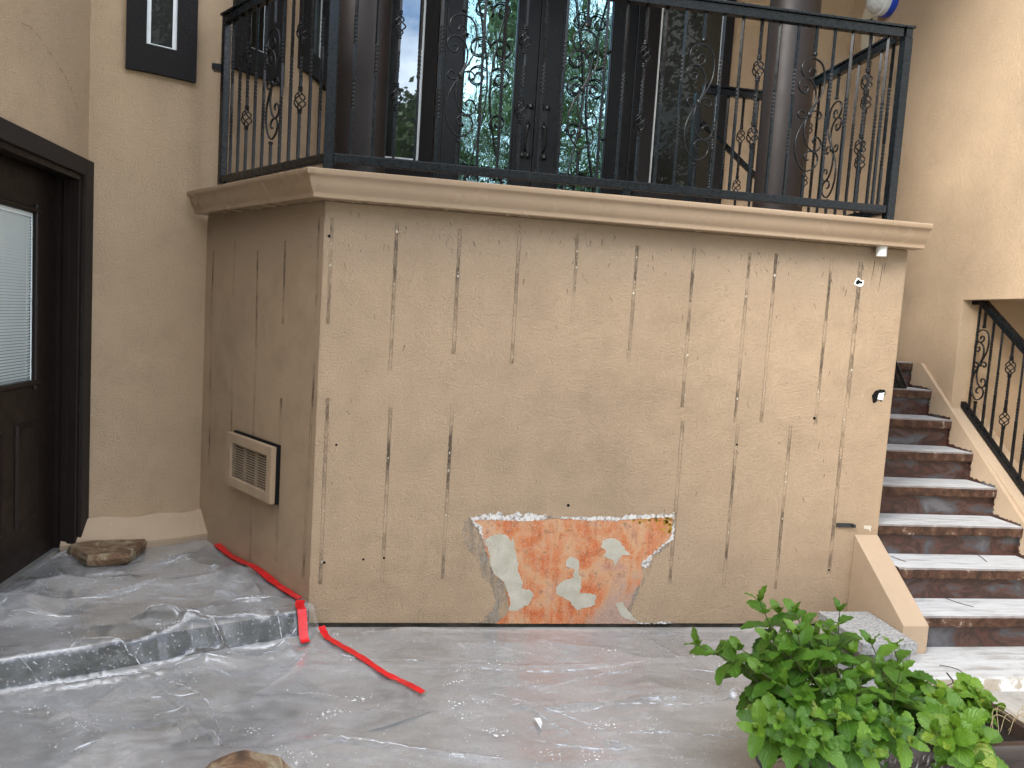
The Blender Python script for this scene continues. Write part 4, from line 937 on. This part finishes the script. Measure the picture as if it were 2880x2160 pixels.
for i in range(22):
    x, y = rc.uniform(.1, 2.6), rc.uniform(-1.9, -.1); a = rc.gauss(0, .7); l_ = rc.uniform(.15, .5); CB.append((Vector((x, y)), Vector((x + math.cos(a) * l_, y + math.sin(a) * l_)), rc.uniform(.002, .007), .014))
def zA_(x, y): return hA(x, y) + crease_h(x, y, CA)
def zB_(x, y): return hB(x, y) + crease_h(x, y, CB)
def inside(poly, x, y):
    c_ = False; n = len(poly); j = n - 1
    for i in range(n):
        xi, yi = poly[i]; xj, yj = poly[j]
        if (yi > y) != (yj > y) and x < (xj - xi) * (y - yi) / (yj - yi) + xi: c_ = not c_
        j = i
    return c_
def drape(poly, hf, step, fine=None):
    pts = []; n = len(poly)
    for i in range(n):
        a = Vector(poly[i]); b = Vector(poly[(i + 1) % n]); k = max(1, int((b - a).length / .03))
        pts += [a.lerp(b, t / k) for t in range(k)]
    nb = len(pts); edges = [(i, (i + 1) % nb) for i in range(nb)]
    xs = [p[0] for p in poly]; ys = [p[1] for p in poly]; y = min(ys)
    while y < max(ys):
        st_ = step * (1 if y > -1.45 else 2.2); x = min(xs)
        while x < max(xs):
            qx, qy = x + rc.uniform(-.3, .3) * st_, y + rc.uniform(-.3, .3) * st_
            if inside(poly, qx, qy): pts.append(Vector((qx, qy)))
            x += st_
        y += st_
    vs, es, fs, *_ = delaunay_2d_cdt(pts, edges, [], 1, 1e-5)
    mb = MB(); mb.add([(v_.x, v_.y, hf(v_.x, v_.y)) for v_ in vs], [tuple(f_) for f_ in fs]); return mb
aL = [tuple((LD * s_ + LN * .012).to_2d()) for s_ in (.02, .5, 1.02)]
polyA = aL + [tuple(cyl(R(54), 0, TR + .15).to_2d()), tuple(cyl(R(66), 0, TR + .15).to_2d()), tuple(cyl(R(80), 0, TR + .15).to_2d()), (-1.375, .66), (-1.42, .58), (-1.42, -.25), (-1.42, -2.3), (-.25, -2.3), gz(800, 2125), gz(905, 2103), gz(1080, 2058), gz(1232, 2000), gz(1195, 1972), gz(1040, 1880), gz(900, 1795)]
shA = solo('plastic_sheet', drape(polyA, zA_, .0135), M['sheet'], 'crumpled milky plastic sheet draped over the landing step at left', 'plastic sheet', loc=(-.6, -.3, 0), smooth=True, tri=True)
polyB = [(.06, -.055), (1.0, -.045), (2.3, -.045), (2.55, -.10), (2.66, -.40), (2.69, -.70), (3.0, -.82), (3.0, -2.3), (-.6, -2.3), (-.55, -1.2), (.0, -.5)]
shB = solo('plastic_sheet', drape(polyB, zB_, .0145), M['sheet_clear'], 'clear plastic sheet lying flat over the patio below the front wall', 'plastic sheet', loc=(1.5, -.8, 0), smooth=True, tri=True)

# pinched folds standing up in the film
def folds(parent, lines, hf, seed):
    r_ = random.Random(seed); mb = MB()
    for a, b, hh_, ww in lines:
        ln_ = (b - a).length; n = max(5, int(ln_ / .02)); sd = Vector((-(b - a).y, (b - a).x)).normalized(); bow = r_.gauss(0, .05) * ln_; L_, T_, R_ = [], [], []
        for i in range(n + 1):
            t = i / n; p = a.lerp(b, t) + sd * (bow * math.sin(math.pi * t) + r_.gauss(0, .0018)); k_ = math.sin(math.pi * min(.97, max(.03, t))) ** .6 * r_.uniform(.7, 1.15)
            z = hf(p.x, p.y) + .0006; L_.append(Vector((*(p + sd * ww * k_), z))); R_.append(Vector((*(p - sd * ww * k_), z))); T_.append(Vector((*(p + sd * ww * .3 * k_), z + hh_ * k_)))
        m_ = n + 1; mb.add(L_ + T_ + R_, [(i, i + 1, m_ + i + 1, m_ + i) for i in range(n)] + [(m_ + i, m_ + i + 1, 2 * m_ + i + 1, 2 * m_ + i) for i in range(n)])
    obj('fold', mb, M['fold'], parent, smooth=R(60), tri=True)['kind'] = 'stuff'
rf = random.Random(31)
def rand_lines(poly, n, x0, x1, y0, y1, lmin, lmax, ang, hs):
    o_ = []
    while len(o_) < n:
        p = Vector((rf.uniform(x0, x1), rf.uniform(y0, y1))); a = rf.gauss(*ang); l_ = rf.uniform(lmin, lmax); e = p + Vector((math.cos(a), math.sin(a))) * l_
        if inside(poly, p.x, p.y) and inside(poly, e.x, e.y): o_.append((p, e, rf.uniform(*hs), rf.uniform(.0010, .0026)))
    return o_
folds(shA, [(a, b, .005, .0028) for a, b, _, _ in CA[:16]] + rand_lines(polyA, 46, -1.4, .6, -1.8, .9, .05, .30, (.4, 1.2), (.002, .006)), zA_, 4)
folds(shB, [(a, b, .004, .0026) for a, b, _, _ in CB[:14]] + rand_lines(polyB, 9, -.2, 2.6, -1.8, -.1, .08, .5, (.0, .5), (.0012, .004)), zB_, 5)
# red tape
def ribbon(pts, hf, wd, seed, side=None):
    r_ = random.Random(seed); P = spline(pts, 6); mb = MB(); vs = []
    for i, p in enumerate(P):
        t = (P[min(i + 1, len(P) - 1)] - P[max(0, i - 1)]); t.z = 0; t.normalize(); s_ = Vector((-t.y, t.x, 0)); e_ = wd * .5 * (1 + r_.uniform(-.12, .12))
        for k in (-1, -.33, .33, 1):
            q_ = p + s_ * e_ * k; q_.z = sum(hf(p.x + a_, p.y + b_) for a_ in (-.06, 0, .06) for b_ in (-.06, 0, .06)) / 9 + .009 + r_.uniform(0, .0015); vs.append(q_)
    n = len(P); mb.add(vs, [(i * 4 + j, i * 4 + j + 1, i * 4 + 5 + j, i * 4 + 4 + j) for i in range(n - 1) for j in range(3)]); return mb
tp_ = []
for s_ in (1.05, .85, .6, .35, .12, .035): tp_.append(LD * s_ + LN * (.030 - .012 * (s_ > .9)))
mb = ribbon(tp_, lambda x, y: max(zA_(x, y), ZL + .006), .040, 1)
def ribbon_raw(pts, hf, wd):
    mb = MB(); P = spline(pts, 6); vs = []
    for i, p in enumerate(P):
        t = (P[min(i + 1, len(P) - 1)] - P[max(0, i - 1)]); t.z = 0; t.normalize(); s_ = Vector((-t.y, t.x, 0))
        for k in (-1, 0, 1):
            q_ = p + s_ * wd * .5 * k; q_.z = hf(p.x, p.y) + .004; vs.append(q_)
    mb.add(vs, [(i * 3 + j, i * 3 + j + 1, i * 3 + 4 + j, i * 3 + 3 + j) for i in range(len(P) - 1) for j in range(2)]); return mb
m2 = ribbon_raw([Vector((-.034, -.012, 0)), Vector((-.036, -.05, 0)), Vector((-.03, -.09, 0)), Vector((-.018, -.13, 0)), Vector((.002, -.175, 0)), Vector((.02, -.205, 0))], lambda x, y: max(zA_(x, y), zA_(x - .02, y), zA_(x + .02, y)) + .003, .042); mb.add(m2.v, m2.f)
solo('red_tape', mb, M['tape'], 'long red tape strip along the foot of the angled porch wall', 'tape', loc=(-.3, .4, ZL), smooth=True, tri=True)
t2_ = [Vector((*gz(x, y), 0)) for x, y in ((902, 1797), (925, 1815), (990, 1850), (1060, 1896), (1130, 1932), (1190, 1962))]
solo('red_tape', ribbon(t2_, lambda x, y: max(zA_(x, y), zB_(x, y)), .032, 2), M['tape'], 'short red tape strip running diagonally across the patio plastic', 'tape', loc=(.2, -.4, 0), smooth=True, tri=True)

# paint flakes
fk = MB(); r_ = random.Random(9)
def flake(x, y, z, s_):
    a = r_.uniform(0, 6.28); k = r_.choice((4, 5)); el = r_.uniform(.35, 1)
    ps = []
    for i in range(k):
        t = a + 6.283 * i / k; rr = s_ * r_.uniform(.6, 1.2); ps.append(Vector((x + rr * math.cos(t), y + rr * el * math.sin(t), z + .0015 + r_.uniform(0, .25) * s_)))
    fk.add(ps, [tuple(range(k))])
pb = [Vector(p) for p in polyB]
def flake_at(x, y, s_):
    ia = inside(polyA, x, y); ib = inside(polyB, x, y)
    if ia or ib: flake(x, y, max(zA_(x, y) if ia else 0, zB_(x, y) if ib else 0) + .001, s_)
for i in range(3600): flake_at(r_.uniform(-1.3, 2.5), r_.uniform(-1.9, .9), abs(r_.gauss(0, .0014)) + .0008)
for i in range(60):
    x, y = r_.uniform(-1.2, 2.3), r_.uniform(-1.7, .6)
    for k in range(r_.randint(6, 22)): flake_at(x + r_.gauss(0, .035), y + r_.gauss(0, .02), abs(r_.gauss(0, .0022)) + .0012)
for (x, y) in ((1010, 1975), (1280, 1985), (484, 1852), (283, 1625), (516, 1645), (840, 2150), (1400, 2060), (1690, 2050), (1840, 2080), (930, 1400 + 620)):
    p = PZ(x, y)
    for k in range(26): flake_at(p.x + r_.gauss(0, .03), p.y + r_.gauss(0, .018), abs(r_.gauss(0, .003)) + .0012)
for P_ in (tp_, t2_):
    for i in range(40):
        k = r_.randrange(len(P_) - 1); p = P_[k].lerp(P_[k + 1], r_.random()); x, y = p.x + r_.gauss(0, .008), p.y + r_.gauss(0, .008); flake(x, y, zA_(x, y) + .008, r_.uniform(.001, .0028))
for i in range(70):
    a_ = r_.uniform(R(52), R(82)); t = r_.random(); p = cyl(a_, .285 - .12 * t, TR + .02 + .115 * t); flake(p.x, p.y, p.z + .002, r_.uniform(.001, .003))
p = PZ(1514, 2045); fk.add([(p.x - .012, p.y + .03, .02), (p.x + .012, p.y + .028, .022), (p.x + .008, p.y - .03, .03), (p.x, p.y - .045, .018)], [(0, 1, 2, 3)])
solo('paint_flakes', fk, M['flake'], 'white paint flakes scattered over the plastic sheeting', 'paint flakes', kind='stuff', tri=True)

# stones
def stone(name, ring, z0, z1, label, seed, inset=.04, zf=None):
    mb = MB(); n = len(ring); c_ = sum((Vector(p) for p in ring), Vector((0, 0))) / n
    lo = [Vector((*p, z0)) for p in ring]; mi = [Vector((*(c_ + (Vector(p) - c_) * 1.04), z0 + (z1 - z0) * .55)) for p in ring]; hi = [Vector((*(c_ + (Vector(p) - c_) * (1 - inset)), z1)) for p in ring]
    mb.add(lo + mi + hi, [tuple(range(n))[::-1], tuple(range(2 * n, 3 * n))] + [(i, (i + 1) % n, n + (i + 1) % n, n + i) for i in range(n)] + [(n + i, n + (i + 1) % n, 2 * n + (i + 1) % n, 2 * n + i) for i in range(n)])
    o = solo(name, mb, M['stone'], label, 'rock', loc=(c_.x, c_.y, z0)); bm = bmesh.new(); bm.from_mesh(o.data)
    bmesh.ops.triangulate(bm, faces=bm.faces[:]); bmesh.ops.subdivide_edges(bm, edges=bm.edges[:], cuts=5, use_grid_fill=True)
    for v_ in bm.verts:
        q_ = v_.co * 9 + Vector((seed, 0, 0)); v_.co += Vector((noise.noise(q_), noise.noise(q_ + Vector((9, 0, 0))), noise.noise(q_ + Vector((0, 9, 0))) * .5)) * .011 + Vector((noise.noise(q_ * 3), noise.noise(q_ * 3 + Vector((4, 0, 0))), 0)) * .004
    bm.to_mesh(o.data); bm.free(); return o
zr = ZL + .012
fr_ = [Vector(gz(x, y, zr)) for x, y in ((196, 1566), (247, 1594), (362, 1586), (402, 1552))]
ring = [fr_[0], fr_[1], fr_[2], fr_[3], fr_[3] + Vector((-.0, .05)), fr_[0] + Vector((.06, .10)), fr_[0] + Vector((-.0, .05))]
stone('rock', [tuple(p) for p in ring], zr, zr + .062, 'flat brown field stone weighing down the plastic by the side door', 3, .03)
p = PZ(695, 2180, .05); ring = [(p.x - .135, p.y - .01), (p.x - .075, p.y + .05), (p.x - .02, p.y + .075), (p.x + .05, p.y + .045), (p.x + .13, p.y + .015), (p.x + .10, p.y - .12), (p.x - .1, p.y - .13)]
stone('rock', ring, .012, .105, 'brown stone on the plastic at the bottom edge of the view', 8, .22)

# twigs on the steps
def twig(pts, label, r0=.0018):
    mb = MB(); mb.tube(spline(pts, 5), r0, 5); solo('twig', mb, M['twig'], label, 'twig', loc=tuple(pts[0]), smooth=True)
z2 = lambda x, y, z: PZ(2280 + x * .2712, 1400 + y * .2712, z) + Vector((0, 0, .004))
_, zn2 = nose(2); _, zn1 = nose(1)
twig([z2(835, 612, zn2), z2(900, 640, zn2), z2(985, 668, zn2)], 'thin twig at the left end of a white tread near the wing wall')
twig([z2(1735, 602, zn2), z2(1780, 630, zn2), z2(1825, 668, zn2)], 'thin twig at the right of a white tread near the bottom')
twig([z2(1400, 1050, zn1), z2(1530, 1095, zn1), z2(1690, 1140, zn1)], 'long twig on the lowest white tread')
z7 = lambda x, y, z: PZ(1800 + x * .4882, 1500 + y * .4882, z) + Vector((0, 0, .004))
twig([z7(1725, 765, .066), z7(1790, 775, .066), z7(1850, 800, .066)] + [z7(1880, 838, .066) + Vector((0, 0, -.01)), z7(1893, 895, .0)], 'curved twig hanging over the edge of the white slab')

# ------------------------------------------------------------------ planter with mint
PX0, PX1, PY0, PY1, PZR = 1.70, 2.72, -1.44, -1.06, .20
planter = thing('planter', 'long brown plastic trough planter in the bottom right corner', 'planter', (2.25, -1.25, 0))
def ring_(o_, z): return [Vector((PX0 + .05 - o_, PY0 - o_, z)), Vector((PX1 + o_, PY0 - o_, z)), Vector((PX1 + o_, PY1 + o_, z)), Vector((PX0 + .24 - o_, PY1 + o_, z))]
prof_ = [(-.045, .012), (-.02, .07), (-.012, .12), (.0, .135), (.014, .15), (.018, .18), (.01, .198), (-.006, .202), (-.02, .197), (-.026, .15)]
mb = MB(); vs = []
for o_, z in prof_: vs += ring_(o_, z)
n = len(prof_); mb.add(vs, [(i * 4 + j, i * 4 + (j + 1) % 4, i * 4 + 4 + (j + 1) % 4, i * 4 + 4 + j) for i in range(n - 1) for j in range(4)] + [(3, 2, 1, 0)])
obj('trough', mb, M['planter'], planter, smooth=R(50))
mb = MB(); mb.grid(lambda x, y: Vector((x, y, .158 + .012 * noise.noise(Vector((x * 14, y * 14, 0))) + .006 * noise.noise(Vector((x * 50, y * 50, 0))))), lin(PX0 + .24, PX1 - .018, 60), lin(PY0 + .018, PY1 - .018, 24)); obj('soil', mb, M['soil'], planter, smooth=True)
mb = MB(); mb.add([(1.86, PY0 - .0145, .10), (2.32, PY0 - .0145, .10), (2.32, PY0 - .0205, .178), (1.86, PY0 - .0205, .178)], [(0, 1, 2, 3)]); obj('mineral_stain', mb, M['streak'], planter, tri=True)
# drip hose
h = [PY(x, y, -1.42) for x, y in ((2172, 2024), (2140, 2050), (2124, 2090), (2124, 2120), (2140, 2155), (2165, 2185))]
h = [Vector((1.80, -1.40, .165)), PY(2165, 2024, -1.43)] + h[1:]
for p in h:
    p.z = max(p.z, .018)
mb = MB(); mb.tube(spline(h, 6), .0055, 8); solo('drip_hose', mb, M['hose'], 'thin black drip hose looping out of the left end of the planter', 'hose', loc=tuple(h[1]), smooth=True)

leafcount = 0
def add_leaf(mb, uv, tone, base, direc, up, Ln, Wd, droop, tn, rr):
    nl, nw = 15, 7; direc = direc.normalized(); sd = direc.cross(up).normalized(); up = sd.cross(direc).normalized()
    o_ = len(mb.v); vs = []; ph0 = rr.uniform(0, 6)
    for i in range(nl):
        t = i / (nl - 1); wv = Wd * (max(0, 1 - (2 * t ** .9 - 1) ** 2) ** .70 * (1.08 - .16 * t) if 0 < t < 1 else .02)
        ser = 1 + (.085 if i % 2 else -.06)
        ax = base + direc * (Ln * (t - .12 * droop * t * t)) - Vector((0, 0, 1)) * Ln * droop * t * t * .55 + up * Ln * .06 * math.sin(t * math.pi)
        for j in range(nw):
            u_ = j / (nw - 1) * 2 - 1; edge = abs(u_) > .99
            vs.append(ax + sd * u_ * wv * (ser if edge else 1) + direc * (Ln * .035 if edge and i % 2 else 0) + up * (abs(u_) ** 1.3 * wv * .22 + .0022 * math.sin(t * 17 + ph0) * abs(u_) + (-.0012 if i % 2 else .0012) * (0 < abs(u_) < .99)))
            uv.append((u_, t)); tone.append(tn)
    mb.add(vs, [(i * nw + j, (i + 1) * nw + j, (i + 1) * nw + j + 1, i * nw + j + 1) for i in range(nl - 1) for j in range(nw - 1)])
def shoot(parent, root, tip, seed, size=1.0, tone0=.45, bare=.15, npair=None):
    rr = random.Random(seed); root = Vector(root); tip = Vector(tip); dv = tip - root; Ls = dv.length
    side_ = Vector((rr.uniform(-1, 1), rr.uniform(-1, 1), 0)) * Ls * .10; bow = Vector((dv.x, dv.y, 0)) * .22
    P = spline([root, root + dv * .35 + side_ - bow * .5 + Vector((0, 0, Ls * .05)), root + dv * .7 + side_ * .6 - bow * .4 + Vector((0, 0, Ls * .05)), tip], 10)
    mb = MB(); mb.tube(P, lambda t: .0032 * (1 - .45 * t) * size ** .5, 6); st_ = obj('shoot', mb, M['stem'], parent, smooth=True)
    lm_ = MB(); uv, tone = [], []
    np_ = npair or max(3, int(Ls * (1 - bare) / .066)); az0 = rr.uniform(0, 3.14)
    for k in range(np_ + 1):
        t = bare + (1 - bare) * (k / np_) ** .85; i = min(len(P) - 1, int(t * (len(P) - 1))); p = P[i]; tg = (P[min(i + 1, len(P) - 1)] - P[max(0, i - 1)]).normalized()
        tg = (tg + Vector((0, 0, .5))).normalized(); near = k / np_
        s_ = size * (.126 if near < .8 else .126 * (1 - (near - .8) * 2.0)) * rr.uniform(.85, 1.15) * (.75 + .25 * math.sin(math.pi * min(1, near * 1.3 + .1)))
        for q_ in (0, 1):
            az = az0 + k * math.pi / 2 + q_ * math.pi + rr.uniform(-.25, .25)
            a = tg.orthogonal().normalized(); b_ = tg.cross(a); rad = a * math.cos(az) + b_ * math.sin(az)
            el = .25 + .75 * max(0, near - .75) * 3.2 + rr.uniform(-.15, .15)
            dr = rad * math.cos(el) + tg * math.sin(el)
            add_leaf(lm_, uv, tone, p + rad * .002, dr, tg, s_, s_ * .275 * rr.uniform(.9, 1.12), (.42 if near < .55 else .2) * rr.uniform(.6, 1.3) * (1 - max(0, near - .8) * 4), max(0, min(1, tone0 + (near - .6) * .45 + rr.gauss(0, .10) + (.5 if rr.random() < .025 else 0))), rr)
    for k in range(4):      # closed tip rosette
        az = az0 + k * 1.571 + .7; rad = Vector((math.cos(az), math.sin(az), 0)); s_ = size * (.030 if k < 2 else .022)
        add_leaf(lm_, uv, tone, tip, rad * .6 + Vector((0, 0, 1)), Vector((0, 0, 1)) - rad * .3 + Vector((.01, 0, 0)), s_, s_ * .33, .1, min(1, tone0 + .32), rr)
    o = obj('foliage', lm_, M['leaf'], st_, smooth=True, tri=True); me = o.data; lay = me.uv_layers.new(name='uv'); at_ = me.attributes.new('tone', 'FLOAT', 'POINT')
    for l_ in me.loops: lay.data[l_.index].uv = uv[l_.vertex_index]
    for i, t in enumerate(tone): at_.data[i].value = t
def tip_at(x, y, v): return PY(1800 + x * .4882, 1500 + y * .4882, v)
mint = thing('mint_plant', 'big bushy green mint plant spilling over the left of the planter', 'plant', (2.0, -1.25, .16))
T = [(690, 392, -1.18), (335, 645, -1.22), (462, 700, -1.26), (580, 668, -1.25), (800, 455, -1.14), (892, 462, -1.18), (745, 615, -1.28), (910, 585, -1.28), (1150, 452, -1.12), (1078, 585, -1.2), (1335, 640, -1.14), (1462, 660, -1.10), (1395, 785, -1.22), (1540, 850, -1.14), (1375, 890, -1.3), (1150, 1010, -1.42),
     (1010, 700, -1.22), (1220, 700, -1.2), (860, 700, -1.3), (1130, 760, -1.3), (980, 800, -1.34), (1280, 820, -1.3), (700, 800, -1.34), (830, 880, -1.38), (1080, 880, -1.38), (1240, 930, -1.38), (960, 960, -1.42), (1480, 960, -1.26), (1600, 900, -1.18)]
for i, (x, y, v) in enumerate(T):
    tp = tip_at(x, y, v); rx = max(1.84 + (tp.x - 1.45) * .25, min(PX1 - .3, tp.x + .05 + random.uniform(-.05, .05))); ry = min(PY1 - .05, max(PY0 + .07, v + random.uniform(-.05, .05)))
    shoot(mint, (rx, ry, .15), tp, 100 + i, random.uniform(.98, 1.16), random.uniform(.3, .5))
LOW = [(665, 1140, -1.50), (800, 1095, -1.50), (870, 1180, -1.52), (960, 1150, -1.52), (1130, 1040, -1.50), (1250, 1250, -1.53), (1330, 1270, -1.53), (1480, 1180, -1.50), (1060, 1230, -1.53), (1450, 1080, -1.46), (1300, 1090, -1.44), (745, 1040, -1.44), (1560, 1210, -1.52)]
for i, (x, y, v) in enumerate(LOW):
    tp = tip_at(x, y, v); rx = max(PX0 + .05, min(PX1 - .25, tp.x + random.uniform(-.08, .08) + .02)); shoot(mint, (rx, PY0 + random.uniform(.06, .15), .155), tp, 300 + i, random.uniform(.85, 1.05), random.uniform(.32, .6), .05, 5)
r2 = random.Random(77)
for i in range(5):      # inner fill
    x = r2.uniform(1.76, 2.42); y = r2.uniform(PY0 + .08, PY1 - .05); shoot(mint, (x, y, .15), (x + r2.uniform(-.10, .08), y + r2.uniform(-.1, .06), .30 + r2.uniform(0, .16) - max(0, x - 2.1) * .25), 500 + i, r2.uniform(.95, 1.15), r2.uniform(.12, .36))
mint2 = thing('mint_plant', 'smaller mint plant at the right end of the planter', 'plant', (2.6, -1.3, .16))
for i, (x, y, v) in enumerate([(1812, 915, -1.22), (1940, 930, -1.14), (1850, 1040, -1.34), (2050, 1010, -1.18), (1960, 1180, -1.5), (1810, 1130, -1.48), (1700, 960, -1.26), (1760, 1050, -1.36), (1985, 1000, -1.2), (1690, 1150, -1.5), (1940, 1320, -1.54), (1780, 1200, -1.52)]):
    tp = tip_at(x, y, v); shoot(mint2, (max(2.4, min(PX1 - .05, tp.x + random.uniform(-.05, .05))), max(PY0 + .06, v + .04), .155), tp, 700 + i, random.uniform(.85, 1.05), random.uniform(.45, .7), .1, 5)
dm = MB()
for k in range(9):
    x = 2.6 + .018 * k; dm.tube(spline([(x, -1.30 + .02 * math.sin(k * 3), .155), (x + .05, -1.27 + .03 * math.sin(k), .21 + .01 * (k % 3)), (x + .12, -1.33 + .03 * math.cos(k * 2), .175), (x + .13 + .01 * k % .03, -1.36, .158)], 6), .0014, 5)
obj('dry_stem', dm, plain('dry_stem', (.32, .25, .14), .8), mint2, smooth=True)
dm = MB(); p = tip_at(1780, 820, -1.1); dm.tube(spline([(2.56, -1.12, .15), (2.55, -1.1, .22), p + Vector((.02, 0, -.03)), p, p + Vector((-.012, 0, .012))], 6), .003, 6); obj('dry_stem', dm, M['twig'], mint2, smooth=True)

# ------------------------------------------------------------------ trees across the garden (seen in the door glass)
def tree(x, y, h, seed, label):
    r_ = random.Random(seed); t = thing('tree', label, 'tree', (x, y, 0), 'trees across the garden')
    tb = MB(); tb.tube(spline([(x, y, 0), (x + r_.uniform(-.3, .3), y, h * .35), (x + r_.uniform(-.5, .5), y, h * .8)], 6), lambda q_: .22 * (1 - .75 * q_), 8)
    lb = MB(); nodes = []
    for i in range(44):
        z = h * r_.uniform(.3, .97); rad = h * .30 * (1.1 - (z / h) ** 2) * r_.uniform(.5, 1); a = r_.uniform(0, 6.28)
        e_ = Vector((x + rad * math.cos(a), y + rad * math.sin(a), z)); s_ = Vector((x, y, z - rad * .5)); tb.tube([s_, s_.lerp(e_, .5) + Vector((0, 0, .15)), e_], lambda q_: .06 * (1 - .8 * q_), 5); nodes += [e_, s_.lerp(e_, .6)]
    for nd in nodes:
        for k in range(105):
            p = nd + Vector((r_.gauss(0, .055 * h), r_.gauss(0, .055 * h), r_.gauss(0, .036 * h))); a = Vector((r_.uniform(-1, 1), r_.uniform(-1, 1), r_.uniform(-.8, .3))).normalized(); b = a.orthogonal().normalized(); l_ = r_.uniform(.14, .34); w_ = l_ * .2
            lb.add([p - b * w_, p + a * l_ * .5 - b * w_ * 1.5, p + a * l_, p + a * l_ * .5 + b * w_ * 1.5], [(0, 1, 2, 3)])
    obj('trunk', tb, M['bark'], t, smooth=True); obj('crown', lb, M['tree_leaf'], t, tri=True)
for (x, y, h, s_, lb) in ((-5.5, -15, 9, 1, 'feathery tree standing at the far left of the garden'), (.6, -17, 8.6, 2, 'lower tree reflected in the narrow left window'), (4.2, -17.5, 12.6, 3, 'tall tree reflected in the left door pane'), (7.6, -18.5, 12.6, 4, 'tall tree reflected in the right door pane'), (10.6, -15, 14, 6, 'dark broad tree reflected in the right side window'), (-2.2, -25, 12, 5, 'distant tree standing behind the other garden trees')):
    tree(x, y, h, s_, lb)
